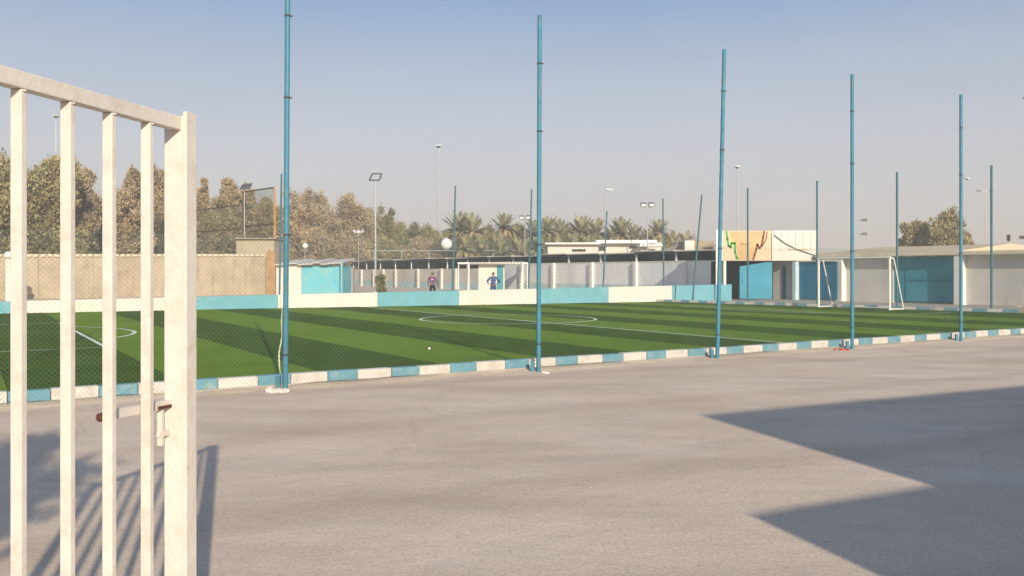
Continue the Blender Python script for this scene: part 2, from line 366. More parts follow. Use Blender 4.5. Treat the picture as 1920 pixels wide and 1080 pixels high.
line_strip(arc(7.65, CT, 2.95, 0, 354, 60, LZ+.004), closed=True).build('centre_circle', M['line'], pitch)
for sgn in (-1, 1):
    bs_ = HALF+sgn*12.9; gl = HALF+sgn*17.3
    line_strip([W(gl, CT-5.2, LZ+.004), W(bs_, CT-5.2, LZ+.004), W(bs_, CT+5.2, LZ+.004), W(gl, CT+5.2, LZ+.004)]).build('penalty_box_line', M['line'], pitch)
    cs = bs_+sgn*2.9
    pts = arc(cs, CT, 4.2, 180-43, 180+43, 24, LZ+.008) if sgn > 0 else arc(cs, CT, 4.2, -43, 43, 24, LZ+.008)
    line_strip(pts).build('penalty_arc_line', M['line'], pitch)
line_strip([W(HALF-17.3, .6, LZ), W(HALF-17.3, 26, LZ)]).build('goal_line', M['line'], pitch)

# ---------------------------------------------------------------- near kerb, painted in turn
kerb = thing('kerb', W(0, .3, 0), 'low kerb of alternating white and pale blue stones along the near side of the pitch', kind='structure')
s = -16.0; wh = True
KT = .28
while s < 27.3:
    L_ = .54 if wh else .46
    z = .178+random.uniform(-.006, .006); j = random.uniform(-.008, .008)
    m = MB().stbox(s+.004, s+L_-.004, KT+j, KT+.15+j, .03, z)
    m.build('kerb_stone', M['kerb_white'] if wh else M['kerb_blue'], kerb, bevel=.008)
    s += L_; wh = not wh
m = MB().stbox(-16, 27.6, KT-.03, KT+.17, .0, .045); m.build('kerb_footing', M['concrete'], kerb)
# end kerb
ekerb = thing('kerb', W(26, 12, 0), 'distant kerb of white and blue stones at the goal end of the pitch', kind='structure')
t = .5; wh = True
while t < 25.0:
    L_ = .56
    a, b = t+.004, t+L_-.004
    mm = M['kerb_bare'] if t < 6.5 else (M['kerb_white'] if wh else M['kerb_blue'])
    z = .17+random.uniform(-.008, .008)
    MB().hexa([W(end_s(a), a, 0), W(end_s(a)+.15, a, 0), W(end_s(b)+.15, b, 0), W(end_s(b), b, 0)],
              [W(end_s(a), a, z), W(end_s(a)+.15, a, z), W(end_s(b)+.15, b, z), W(end_s(b), b, z)]).build('kerb_stone', mm, ekerb)
    t += L_; wh = not wh
tag(MB().hexa([W(end_s(-1)+.2, -1, .001), W(34.6, -1, .001), W(33.6, 26, .001), W(end_s(24)+.2, 26, .001)],
              [W(end_s(-1)+.2, -1, .02), W(34.6, -1, .02), W(33.6, 26, .02), W(end_s(24)+.2, 26, .02)]).build('paving', M['tarmac']), 'grey paving between the goal end kerb and the wall', kind='structure')

# ---------------------------------------------------------------- low painted wall on the far side
lw_A = W(-16, far_t(-16)); lw_B = W(4, far_t(4)); lw_C = W(29.4, 26.6-25.4*.1)
def low_s(px):
    p = PL(px, lw_B, lw_C)
    if (p-O).dot(E1) < 4: p = PL(px, lw_A, lw_B)
    return p
low = thing('low_wall', lw_B, 'low boundary wall in long blue and white painted sections behind the pitch', 'wall')
bounds = [lw_A, low_s(21), low_s(312), low_s(521), low_s(708), low_s(861), low_s(1008), low_s(1141), low_s(1260), lw_C]
for i, (a, b) in enumerate(zip(bounds, bounds[1:])):
    za, zb = [.59+.0125*(p-O).dot(E1) for p in (a, b)]
    d = (b-a).normalized(); n_ = Vector((-d.y, d.x, 0))*.18
    cuts = [a, b]
    if (a-O).dot(E1) < 4 < (b-O).dot(E1): cuts = [a, lw_B, b]
    for q, (c0, c1) in enumerate(zip(cuts, cuts[1:])):
        z0_, z1_ = [.59+.0125*(p-O).dot(E1) for p in (c0, c1)]
        c0 = c0+d*.004; c1 = c1-d*.004
        MB().hexa([c0, c1, c1+n_, c0+n_], [c0+UP*z0_, c1+UP*z1_, c1+n_+UP*z1_, c0+n_+UP*z0_]).build('wall_section', M['wall_white'] if i % 2 else M['wall_blue'], low, bevel=.01)

# ---------------------------------------------------------------- near fence: posts and chain link
fence = thing('chain_link_fence', W(0, 0, 0), 'tall teal pole fence with fine chain link along the near kerb', 'fence')
PH = 5.78
posts = [-16.6, -12.5, -8.4, -4.25, 0.0, 4.04, 7.93, 11.9, 15.9, 19.9, 23.9, 27.9]
lean = {-4.25: (-.06, 0), 0.0: (.02, 0), 4.04: (.13, 0)}
tilt0 = {-4.25: Vector((-.21, .0, 0))}
for sp in posts:
    b = W(sp, 0)
    if sp == -4.25: b = G(535, 728)
    if sp == 4.04: b = G(1345, 672.5)
    l = lean.get(sp, (0, 0)); top = b+Vector((l[0], l[1], PH))
    if sp == -4.25: top = b+Vector((.035, 0, PH+.2))
    p = MB().tube(b, top, .037, .036, 14).build('post', M['teal_post'], fence, smooth=False)
    for hz in (.45, 2.06, 3.9, 5.0):
        c = b+(top-b)*(hz/PH)
        MB().tube(c-UP*.012, c+UP*.012, .043, n=12).tube(c+E1*.04, c+E1*.075+UP*.01, .008, n=6).build('clamp', M['dark_steel'], p)
    MB().box(b.x-.13, b.x-.07, b.y-.02, b.y+.04, 0, .17).build('stub', M['teal_post'], fence)
top_z = 2.1
for a, b in zip(posts, posts[1:]):
    m = MB(); st = .062; r = .0016
    for sg in (1, -1):
        c = a-(top_z if sg > 0 else 0)-st
        while c < b+top_z:
            # line s = c + sg*z  (z from .03 to top)
            pts = []
            z0, z1 = .03, top_z
            s0, s1 = c+sg*z0, c+sg*z1
            if sg > 0:
                if s0 < a: z0 = a-c
                if s1 > b: z1 = b-c
            else:
                if s0 > b: z0 = c-b
                if s1 < a: z1 = c-a
            if z1-z0 > .01:
                m.tube(W(c+sg*z0, .048+sg*.0012, z0), W(c+sg*z1, .048+sg*.0012, z1), r, n=3, cap=False)
            c += st
    m.build('wire_mesh', M['wire'], fence)
    MB().tube(W(a, .05, top_z), W(b, .05, top_z+.003), .0014, n=5).build('tension_wire', M['wire'], fence)

# far side row of posts, behind the low wall
ffence = thing('pole_fence', W(10, 26), 'row of thin blue poles behind the low blue and white wall', 'fence')
for px, ty, dx in ((313, 287, 0), (528, 326, 0), (854, 348, 0), (997, 355, 0), (1137, 396, 1), (1247, 372, -4)):
    b = low_s(px+ (6 if px == 1247 else 0))+E2*.35; D = b.y
    MB().tube(b, At(px+dx, ty, D), .042, n=10).build('post', M['far_post'], ffence)
efence = thing('pole_fence', W(26.5, 12), 'row of thin blue poles standing along the goal end of the pitch', 'fence')
ea, eb = W(end_s(24)+.35, 24), W(end_s(0)+.35, 0)
for px, ty, bx in ((1316, 365, 1298), (1402, 352, 1402), (1532, 339, 1532), (1682, 323, 1682), (1859, 310, 1859)):
    b = PL(bx, ea, eb)
    MB().tube(b, At(px, ty, b.y), .045, n=10).build('post', M['far_post'], efence)
    MB().tube(b, b+UP*.05, .10, .08, 8).build('footing', M['concrete'], efence)

# conduit, rubble and scraps by the fence
pts = [G(520, 724)+Vector((0, .25, .02)), At(524, 690, 12.5), At(523, 662, 12.5), At(529, 630, 12.45), At(528, 600, 12.4), At(530, 578, 12.35)]
single(MB().path(pts, .011, 8), 'conduit', M['pvc'], pts[0], 'pale yellowish conduit leaning loosely beside the nearest left blue pole', 'pipe', smooth=False)
m = MB(); c = G(520, 736)
for i in range(7): m.rock(c+Vector((random.uniform(-.12, .12), random.uniform(-.05, .05), .015)), random.uniform(.06, .10), i)
single(m, 'concrete_lump', M['kerb_white'], c, 'broken whitish concrete lump at the foot of the nearest left pole', 'rubble')
m = MB(); c = G(1578, 656.5)
for i in range(9): m.rock(c+Vector((random.uniform(-.17, .2), random.uniform(-.04, .04), .01)), random.uniform(.03, .055), 40+i)
single(m, 'red_cloth', M['red'], c, 'crumpled red cloth lying against the kerb beside a blue pole', 'cloth')
single(MB().rock(G(1024, 700), .05, 5).rock(G(1020, 699), .04, 6), 'plastic_scrap', M['white_trash'], G(1022, 700), 'pale plastic scrap on the ground just right of the second pole', 'litter')
single(MB().rock(G(190, 785)+UP*.02, .035, 9), 'stone', M['rust'], G(190, 785), 'small dark reddish stone seen between the gate bars', 'stone')
b = G(805, 656, ZT)
single(MB().sphere(b+UP*.028, .028), 'ball', M['white_trash'], b, 'tiny pale ball lying on the green turf', 'ball', smooth=True)
m = MB()
for i in range(900):
    sp = random.uniform(-12, 26); tt = KT-.05-abs(random.gauss(0, .22))
    m.rock(W(sp, tt, .0), random.choice((.006, .008, .01, .014, .02)), i)
for i in range(380):
    m.rock(Vector((random.uniform(-7, 12), random.uniform(3.5, 13), 0)), random.choice((.004, .006, .008, .012)), i)
tag(m.build('gravel', M['concrete']), 'loose gravel and crumbs strewn along the kerb', kind='stuff')
def mound():
    m = MB(); n = 260; rr = random.Random(3); prev = 0
    sec = [(-.02, .0), (-.0, .035), (-.08, .028), (-.2, .010), (-.38, -.01)]
    for i in range(n+1):
        sp = -16+43.5*i/n; a = .5+.5*math.sin(sp*1.7+math.sin(sp*3.1)); prev = prev*.6+rr.uniform(0, .4)
        for dt, z in sec: m.v.append(W(sp, KT+dt*(.5+a*.9)-.002, z*(.4+a*.8+prev*.4) if z > 0 else z))
    q = len(sec)
    for i in range(n):
        for j in range(q-1): b0 = i*q+j; m.f.append((b0, b0+1, b0+q+1, b0+q))
    return m
tag(mound().build('sand_drift', M['ground'], smooth=True), 'sand drifted against the foot of the near kerb', kind='stuff')

# ---------------------------------------------------------------- white gate leaf close to the camera
GA = Gr(340, 2.94); gd = Vector((-1.29, 2.2, 0))-Vector((GA.x, GA.y, 0)); gd.normalize(); gn = Vector((gd.y, -gd.x, 0))
if gn.x < 0: gn = -gn
gate = thing('metal_gate', GA, 'tall open white painted steel gate leaf with upright bars in the left foreground', 'gate')
GZ = 2.12
bar_px = [275, 204, 126, 34]
def on_gate(px):
    u = (px-CX)/F; k = (u*GA.y-GA.x)/(gd.x-u*gd.y); return GA+gd*k
bpts = [on_gate(p+1) for p in bar_px]
stp = (bpts[-1]-bpts[0]).length/3
for i in range(1, 5): bpts.append(bpts[3]+gd*stp*i)
for b in bpts:
    MB().obox(b-gn*.017-gd*.010+UP*.12, gn*.034, gd*.02, UP*(GZ-.0455-.12)).build('bar', M['white_gate'], gate, bevel=.002)
end_ = GA+gd*((bpts[-1]-GA).length+stp)
MB().obox(GA-gn*.020+gd*.03+UP*(GZ-.045), gn*.04, end_-GA-gd*.03, UP*.045).build('top_rail', M['white_gate'], gate, bevel=.003)
o_ = [c for c in gate.children if c.name.startswith('bar')]
for o in o_: o.scale = (1, 1, 1)
MB().obox(GA-gn*.020+gd*.03+UP*.08, gn*.04, end_-GA-gd*.03, UP*.04).build('bottom_rail', M['white_gate'], gate, bevel=.003)
MB().obox(GA-gn*.045-gd*.005+UP*.05, gn*.075, gd*.035, UP*(GZ-.048)).build('stile', M['white_gate'], gate, bevel=.003)
MB().obox(GA+gn*.031-gd*.020+UP*.05, gn*.014, gd*.058, UP*(GZ-.035)).build('stop_strip', M['white_gate'], gate, bevel=.002)
MB().obox(end_-gn*.025+UP*.05, gn*.05, gd*.05, UP*GZ).build('stile', M['white_gate'], gate, bevel=.003)
for z in (1.98, 1.93, 1.62, 1.22, 1.16, 1.42, 1.30, .9): MB().rock(GA+gn*.029-gd*.008+UP*z, .010+.004*random.random(), int(z*100)).build('weld_bead', M['white_gate'], gate)
for b in bpts[:5]:
    MB().rock(b+gn*.018+UP*(GZ-.050), .007, 3).rock(b-gn*.0-gd*.012+UP*(GZ-.050), .006, 4).build('weld_bead', M['white_gate'], gate)
m = MB()
for z, r_ in ((1.215, .016), (1.19, .012), (1.24, .010)): m.rock(GA+gn*.030-gd*.008+UP*z, r_, int(z*1000))
m.build('rust_patch', M['rust'], gate)
# slide bolt behind the bars
bz = lambda px, py: Vector((*on_gate(px+16).xy, At(px, py, on_gate(px+16).y).z))-gn*.03
bolt = MB().bar(bz(345, 752), bz(200, 779), .02, .028).build('bolt_bar', M['white_gate'], gate)
MB().tube(bz(200, 779), bz(187, 784), .014, n=8).build('bolt_tip', M['rust'], bolt)
MB().bar(bz(300, 768), bz(300, 836), .016, .012, gd).build('bolt_plate', M['white_gate'], gate)
MB().bar(bz(312, 812), bz(296, 815), .014, .018).build('bolt_catch', M['white_gate'], gate)
MB().bar(bz(334, 757), bz(290, 766), .030, .010).build('bolt_keeper', M['rust'], gate)

# ---------------------------------------------------------------- goals
def goal(name, A, B, back, h, label):
    g = thing(name, (A+B)/2, label, 'goal')
    for P in (A, B):
        MB().tube(P, P+UP*h, .05, n=10).build('goal_post', M['white_metal'], g)
        MB().path([P+UP*(h-.03), P+back*.28+UP*(h-.03), P+back*.95+UP*.04], .028, 8).build('back_stay', M['white_metal'], g)
        MB().tube(P+UP*.03, P+back*.95+UP*.03, .028, n=8).build('ground_bar', M['white_metal'], g)
    d = (B-A).normalized()
    MB().tube(A-d*.05+UP*h, B+d*.05+UP*h, .05, n=10).build('crossbar', M['white_metal'], g)
    MB().tube(A+back*.95+UP*.035, B+back*.95+UP*.035, .026, n=8).build('ground_bar', M['white_metal'], g)
    return g
gA, gB = G(1535, 576, .05), G(1668, 581.5, .05)
goal('football_goal', gA, gB, E1, 2.2, 'white tubular football goal frame without net at the far right end')
goal('football_goal', Gr(879, 57), Gr(980, 54), Vector((-.15, .99, 0)), 2.25, 'spare white goal frame standing beyond the low wall near the two people')

# ---------------------------------------------------------------- compound wall with pilasters (plane s = SA)
SA = 33.5
cw = thing('compound_wall', W(SA, 27), 'long grey white compound wall with white pilasters behind the low painted wall', 'wall')
t0, t1, t2, t3 = ts(1343, SA), ts(984, SA), ts(868, SA), ts(640, SA)
def panel(ta, tb, z0, z1, m, name='wall_panel', p=cw, d=.2, s0=SA):
    return MB().stbox(s0, s0+d, ta+.003, tb-.003, z0, z1).build(name, m, p)
pil = [ts(x, SA) for x in (1287, 1193, 1111, 1039, 979)]
zt = 2.38
edges = [t0]+pil
for a, b in zip(edges, edges[1:]):
    panel(a, b, .75, zt, M['compound_pale']); panel(a, b, 0, .747, M['pale_blue'], 'painted_dado')
panel(pil[-1], ts(906, SA), 0, zt, M['compound_pale'])
for tp in pil:
    MB().stbox(SA-.19, SA-.002, tp-.16, tp+.16, 0, zt+.06).build('pilaster', M['pilaster'], cw)
MB().stbox(SA-.03, SA+.23, t0, ts(906, SA), zt+.002, zt+.06).build('coping', M['pilaster'], cw)
cw2 = thing('compound_wall', W(SA, 60), 'lower far stretch of pale wall with thin ribs below the dark car shade', 'wall')
far_p = [ts(x, SA) for x in (856, 829, 785, 743, 720, 702, 679, 664)]
edges = [ts(898, SA)]+far_p+[ts(640, SA)]
for a, b in zip(edges, edges[1:]):
    panel(a, b, .7, 2.04, M['compound_far'], p=cw2); panel(a, b, 0, .697, M['pale_blue'], 'painted_dado', p=cw2)
for tp in far_p: MB().stbox(SA-.22, SA-.002, tp-.16, tp+.16, 0, 2.06).build('pilaster', M['compound_far'], cw2)
# small white room with blue door set in the wall
room = thing('white_room', W(SA, ts(925, SA)), 'small white plastered room with flat roof and narrow blue door', 'building')
fbox(MB(), 897, 946, 495.5, 560, 70, 5).build('wall', M['white_plaster'], room)
fbox(MB(), 858, 990, 491.8, 495, 69.3, 6).build('roof', M['pilaster'], room)
fbox(MB(), 932, 943.5, 498, 560, 69.95, .045).build('door', M['teal_gate'], room)
for x_ in (859, 988): fbox(MB(), x_, x_+1.6, 495.1, 560, 69.4, .08).build('roof_post', M['pilaster'], room)

# mural building and gates (plane s = SM)
SM = 33.8
mb_ = thing('mural_building', W(SM, ts(1400, SM)), 'two storey gatehouse with peach mural and white cladding above blue doors', 'building')
DM = 51.5
zT, zB = At(1400, 432.5, DM).z, At(1400, 489, DM).z
tt = lambda px: ts(px, SM)
fx = lambda px, D=DM: At(px, HY, D).x
def fb(name, x0, x1, z0, z1, m, D=DM, d=.04, p=None): return MB().box(fx(x0, D), fx(x1, D), D, D+d, z0, z1).build(name, m, p or mb_)
a_, b_, c_, d_ = Vector((fx(1345, DM+.05), DM+.05, 0)), Vector((fx(1533, DM+.05), DM+.05, 0)), Vector((fx(1531, DM+4), DM+4, 0)), Vector((fx(1348, DM+4), DM+4, 0))
MB().hexa([p+UP*zB for p in (a_, b_, c_, d_)], [p+UP*(zT-.02) for p in (a_, b_, c_, d_)]).build('upper_storey', M['white_plaster'], mb_)
fb('mural_panel', 1357.5, 1447, zB+.01, zT, M['peach'], DM, .048)
fb('edge_panel', 1345.5, 1357, zB+.01, zT, M['white_plaster'], DM+.01, .038)
for i in range(6):
    x0 = 1450+(1533-1450)*i/6; fb('cladding_panel', x0+.35, x0+(83/6)-.35, zB+.62, zT-.13, M['white_plaster'], DM+.01, .038)
fb('cladding_panel', 1450, 1533, zB+.01, zB+.60, M['white_plaster'], DM, .048)
fb('trim', 1450, 1533, zT-.12, zT, M['pilaster'], DM-.01, .058)
def mural(pts, w, m, name, dz=0):
    P = [At(x_, y_, DM-.004-dz) for x_, y_ in pts]; k_ = MB(); Y = Vector((0, -1, 0))
    for a, b in zip(P, P[1:]):
        d = (b-a).normalized(); n_ = d.cross(Y).normalized()*w/2
        k_.obox(a-n_-d*w*.3, n_*2, (b-a)+d*w*.6, Y*.003)
    k_.build(name, m, mb_)
og = [At(x_, y_, DM-.003) for x_, y_ in ((1367, 434), (1430, 434), (1427, 450), (1418, 465), (1411, 487), (1385, 487), (1380, 462), (1372, 455))]
MB().add(og, [tuple(range(8))]).build('painted_field', M['orange'], mb_)
mural([(1362, 434), (1364, 448), (1366, 461), (1370, 464), (1372, 456), (1378, 456), (1378, 472), (1381, 483), (1384, 486)], .13, M['green_paint'], 'painted_squiggle')
mural([(1433, 434), (1431, 444), (1428, 460), (1424, 466), (1420, 458), (1418, 468), (1415, 478), (1412, 487)], .12, M['brown_paint'], 'painted_squiggle', .001)
mural([(1438, 436), (1437, 446), (1433, 455), (1429, 462)], .07, M['brown_paint'], 'painted_squiggle', .005)
mural([(1388, 459), (1391, 456), (1393, 459), (1397, 457), (1399, 459), (1404, 456), (1407, 458)], .035, M['brown_paint'], 'painted_squiggle', .009)
fb('downpipe', 1447.5, 1450, zB, zT-.15, M['compound'], DM-.08, .07)
MB().path([At(1451, 440, DM-.06), At(1470, 455, DM-.06), At(1495, 468, DM-.06), At(1532, 480, DM-.06)], .022, 5).build('cable', M['dark_steel'], mb_)
MB().path([At(1480, 467, DM-.03), At(1512, 467, DM-.03)], .03, 5).build('stain_bracket', M['cream'], mb_)
# ground storey
fb('wall', 1345.5, 1357, 0, zB, M['white_plaster'], DM+.3, .2)
fb('door_frame', 1357, 1361.5, 0, zB, M['white_metal'], DM+.02, .2)
fb('inner_wall', 1350, 1452, 0, zB, M['shade'], DM+3, .1)  # near-black inner walls put the doorway's shade into the colour
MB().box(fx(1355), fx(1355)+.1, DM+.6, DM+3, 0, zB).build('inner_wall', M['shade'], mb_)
x0, x1 = fx(1387, DM+.2), fx(1448, DM+.2)
MB().hexa([Vector((x0, DM+.2, .08)), Vector((x1, DM+.2, .08)), Vector((x1, DM+.26, .08)), Vector((x0, DM+.26, .08))],
          [Vector((x0, DM+.2, zB-.33)), Vector((x1, DM+.2, zB-.03)), Vector((x1, DM+.26, zB-.03)), Vector((x0, DM+.26, zB-.33))]).build('door', M['sky_blue'], mb_)  # slanted top edge gives the shape of the shadow across the door
MB().stbox(SM, SM+.2, tt(1465.5), tt(1449.5), 0, zB-.01).build('wall', M['compound'], mb_)
MB().stbox(SM+.06, SM+.12, tt(1474), tt(1465.5)-.004, 0.05, 2.05).build('door', M['deep_blue'], mb_)
fb('handle', 1391, 1392.5, 1.0, 1.18, M['dark_steel'], DM+.17, .025)
for q in (1508, 1532, 1550): MB().stbox(SM+.03, SM+.048, tt(q)-.02, tt(q)+.02, .1, zB-.08).build('gate_rib', M['deep_blue'], mb_)
MB().stbox(SM, SM+.2, tt(1474)+.004, tt(1465.5)-.004, 2.052, zB-.01).build('lintel', M['compound'], mb_)
MB().stbox(SM, SM+.2, tt(1497), tt(1474)-.0, 0, zB-.01).build('wall', M['compound'], mb_)
MB().stbox(SM-.3, SM-.002, tt(1498), tt(1492), 0, zB-.05).build('pilaster', M['pale_blue'], mb_)
MB().stbox(SM+.05, SM+.12, tt(1568), tt(1498)-.005, 0.08, zB-.06).build('gate_leaf', M['deep_blue'], mb_)
MB().stbox(SM-.06, SM+.04, tt(1568), tt(1449), zB-.05, zB-.003).build('lintel_beam', M['cream'], mb_)
single(MB().box(fx(1341.5), fx(1345), DM-.15, DM-.02, 0, zT+.05), 'white_pillar', M['white_metal'], Vector((fx(1343), DM-.1, 0)), 'slim white pillar at the left edge of the mural building', 'pillar')

SR = 34.7
tr = lambda px: ts(px, SR)
rw = thing('right_wall', W(SR, tr(1700)), 'long shaded grey wall with cream eave and teal gate at the far right', 'wall')
segs = [(1575, 1675, 'w'), (1675, 1791, 'g'), (1791, 1930, 'w'), (1930, 2080, 'w')]
for a, b, k_ in segs:
    if k_ == 'w': MB().stbox(SR, SR+.25, tr(b)+.003, tr(a)-.003, 0, 2.5).build('wall_panel', M['compound'], rw)
    else:
        mid = (tr(a)+tr(b))/2
        q = tr(1697)
        g_ = MB().stbox(SR+.06, SR+.14, q+.01, tr(a)-.01, .1, 2.44).build('gate_leaf', M['teal_gate'], rw)
        g_ = MB().stbox(SR+.03, SR+.11, tr(b)+.01, q-.01, .1, 2.44).build('gate_leaf', M['teal_gate'], rw)
        MB().stbox(SR+.0, SR+.028, tr(b)+.05, q-.05, 1.2, 1.25).build('rail', M['deep_blue'], g_)
        MB().stbox(SR+.13, SR+.25, tr(b)+.02, tr(a)-.02, .05, 2.46).build('gate_backing', M['teal_gate'], rw)
for px in (1581, 1804): MB().stbox(SR-.4, SR-.002, tr(px)-.2, tr(px)+.2, 0, 2.48).build('pilaster', M['pilaster'], rw)
MB().stbox(SR-.45, SR+.3, tr(2080), tr(1538), 2.52, 2.70).build('eave', M['cream'], rw)
m = MB(); ta, tb = tr(1800), tr(1535)
m.hexa([W(SR-.3, ta, 2.705), W(SR+9, ta, 2.705), W(SR+9, tb, 2.705), W(SR-.3, tb, 2.705)],
       [W(SR+5, ta+.3, 3.18), W(SR+6, ta+.3, 3.18), W(SR+6, tb-.3, 3.18), W(SR+5, tb-.3, 3.18)])
m.build('roof', M['sand_roof'], rw)
single(MB().obox(PS(1815, 578, SR-1), E2*-2.4, E1*.3, UP*.18), 'concrete_beam', M['concrete'], PS(1815, 578, SR-1), 'dark low concrete beam lying at the foot of the right wall', 'beam')

# ---------------------------------------------------------------- car shade behind the wall
SS = 38.0
shed = thing('car_shade', W(SS, 60), 'long flat roofed car shade, dark inside, rising above the compound wall', 'shelter')
ta, tb = ts(1352, SS), ts(640, SS)
segn = 16
for i in range(segn):
    a = ta+(tb-ta)*i/segn; b = ta+(tb-ta)*(i+1)/segn; z = 3.22+.06*math.sin(i*2.1)
    MB().stbox(SS-.3, SS+6, a+.01, b-.01, z, z+.09).build('roof_sheet', M['sheet'], shed); MB().stbox(SS-.27, SS+6, a+.01, b-.01, z-.05, z-.003).build('roof_shade_layer', M['shade'], shed)  # dark layer added under each sheet to paint the underside as shade
    if i % 1 == 0: MB().stbox(SS-.05, SS+.05, a-.08, a+.08, 0, z-.055).build('post', M['pilaster'], shed)
MB().stbox(SS+6.05, SS+6.2, ta-1, tb+1, 0, 3.25).build('back_wall', M['shade'], shed)  # back and end walls coloured near black for the shade inside
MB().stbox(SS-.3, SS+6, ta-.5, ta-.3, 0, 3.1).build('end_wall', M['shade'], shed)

# white building beyond the shade, and hip roof
wb = thing('white_villa', Gr(1130, 100), 'low white flat roofed villa showing above the car shade in front of palms', 'building')
fbox(MB(), 1027, 1122, 458, 515, 100, 9).build('wall', M['white_plaster'], wb)
fbox(MB(), 1022, 1126, 454.5, 458, 99.3, 10.5).build('roof', M['pilaster'], wb)
fbox(MB(), 1123, 1240, 455, 515, 103, 9).build('wall', M['white_plaster'], wb)
fbox(MB(), 1118, 1232, 450, 456, 102, 11).build('roof', M['pilaster'], wb)
fbox(MB(), 1200, 1245, 458, 462, 99, 3).build('porch_roof', M['pilaster'], wb)
for x0, x1, y0, y1, D in ((1073, 1098, 467, 471.5, 100), (1122.5, 1135, 462, 470, 103), (1180, 1199, 461, 466, 103)):
    w_ = fbox(MB(), x0, x1, y0, y1, D-.06, .05).build('window', M['glass_dark'], wb)
    fbox(MB(), x0-1, x1+1, y0-1, y0, D-.12, .06).build('frame', M['pilaster'], w_)
fbox(MB(), 1201, 1216, 456, 515, 100, 1.2).build('porch_pillar', M['white_plaster'], wb)
hr = thing('hip_roofed_house', Gr(1300, 84), 'small house with low brown hip roof and white pillar behind the car shade', 'building')
fbox(MB(), 1283, 1338, 452, 515, 84, 6).build('wall', M['brown_roof'], hr)
fbox(MB(), 1284, 1302, 451, 515, 83.5, .4).build('pillar', M['white_plaster'], hr)
a = [At(1240, 470, 86), At(1350, 462, 83), At(1350, 462, 92), At(1240, 470, 95)]
tpts = [At(1284, 448.5, 87), At(1300, 446.5, 86), At(1300, 446.5, 90), At(1284, 448.5, 91)]
MB().hexa(a, tpts).build('roof', M['brown_roof'], hr)

# ---------------------------------------------------------------- left: tan wall, blocks, nets
tw = thing('tan_wall', Gr(300, 60), 'tall weathered tan block wall at the far left behind the low blue wall', 'wall')
A_, B_ = Gr(-160, 50), Gr(513, 66)
n_seg = 14
for i in range(n_seg):
    a = A_+(B_-A_)*i/n_seg; b = A_+(B_-A_)*(i+1)/n_seg; d = (B_-A_).normalized(); n_ = Vector((-d.y, d.x, 0))*.25
    za = 1.6+36*a.y/F; zb = 1.6+36*b.y/F
    MB().hexa([a+d*.01, b-d*.01, b-d*.01+n_, a+d*.01+n_], [a+d*.01+UP*za, b-d*.01+UP*zb, b-d*.01+n_+UP*zb, a+d*.01+n_+UP*za]).build('wall_panel', M['tan_wall'], tw)
    for q in range(4):
        c = a+(b-a)*(q+.5)/4; z = 1.6+36*c.y/F
        MB().obox(c-d*.12-n_*.3+UP*(z+.002-.18), d*.24, -n_*.2, UP*.14).build('light_block', M['cap_block'], tw)
        if random.random() < .5:
            MB().obox(c+d*.3-n_*.12, d*.05, -n_*.12, UP*(z-.3-random.random())).build('rib', M['tan_wall'], tw)
up = thing('tan_block_room', Gr(480, 67.5), 'plain tan plastered block rising above the right end of the tan wall', 'building')
fbox(MB(), 443, 514, 448, 515, 67.5, 5).build('wall', M['tan_block'], up)
fbox(MB(), 441, 515, 446.5, 448, 67.2, 5.6).build('coping', M['tan_block'], up)
oc = thing('board_hoarding', Gr(507, 64.5), 'orange brown upright boards closing the end of the tan wall', 'hoarding')
for i, x_ in enumerate((499, 503.3, 507.6, 511.9)):
    fbox(MB(), x_, x_+4.1, 472-i % 2*4, 560, 64.5-.03*(i % 2), .06).build('board', M['orange_wood'], oc)
sf = thing('sports_court_fence', Gr(300, 90), 'dark green netted sports court fence with brown rails behind the tan wall', 'fence')
def railseg(p, q, r_=.05, nm='rail'): MB().tube(p, q, r_, n=6).build(nm, M['rail'], sf)
Lp = [(456, 75), (366, 81.5), (300, 87), (222, 93), (143, 100), (50, 109), (-40, 120)]
for (x0, d0), (x1, d1) in zip(Lp, Lp[1:]):
    p0, p1 = Gr(x0, d0), Gr(x1, d1)
    for z in (7.45, 5.4, 3.2): railseg(p0+UP*z, p1+UP*z)
    MB().add([p0+UP*.5, p1+UP*.5, p1+UP*7.45, p0+UP*7.45], [(0, 1, 2, 3)]).build('net', M['net'], sf)
for x0, d0 in Lp: MB().tube(Gr(x0, d0), Gr(x0, d0)+UP*7.5, .07, n=6).build('post', M['rail'], sf)
p0, p1 = Gr(456, 75), Gr(515, 71)
for z0_, nm in ((8.55, 'rail'), (5.6, 'rail'), (3.6, 'rail')): railseg(p0+UP*z0_, p1+UP*z0_, .06)
MB().tube(p0, p0+UP*8.6, .08, n=6).build('post', M['rail'], sf); MB().tube(p1, p1+UP*8.6, .09, n=6).build('post', M['orange_wood'], sf)
MB().add([p0+UP*.5, p1+UP*.5, p1+UP*8.55, p0+UP*8.55], [(0, 1, 2, 3)]).build('net', M['net'], sf)

# small blue and white hut
hut = thing('hut', Gr(578, 56), 'small white and pale blue hut with crooked sheet roof behind the low wall', 'hut')
fbox(MB(), 518, 564, 498, 560, 56, 4).build('wall', M['white_plaster'], hut)
fbox(MB(), 564.3, 638, 498, 560, 56.1, 3.9).build('wall', M['hut_blue'], hut)
for i in range(9):
    x0 = 515+i*14.2; y = 494.5-(i % 3)*1.1-(1 if i > 4 else 0)
    a = At(x0, y+3.5, 55.6); 
    MB().obox(At(x0, y+2.5, 55.6), Vector((.48, .0, .02*(i % 2))), Vector((0, 4.8, .35)), UP*.05).build('roof_sheet', M['sheet'], hut)
fbox(MB(), 563.2, 565.2, 498, 560, 55.96, .1).build('corner_trim', M['compound'], hut)
single(fbox(MB(), 638.5, 642, 492, 560, 55.5, .12), 'leaning_post', M['hut_blue'], Gr(640, 55.5), 'pale green post at the right corner of the blue hut', 'post')
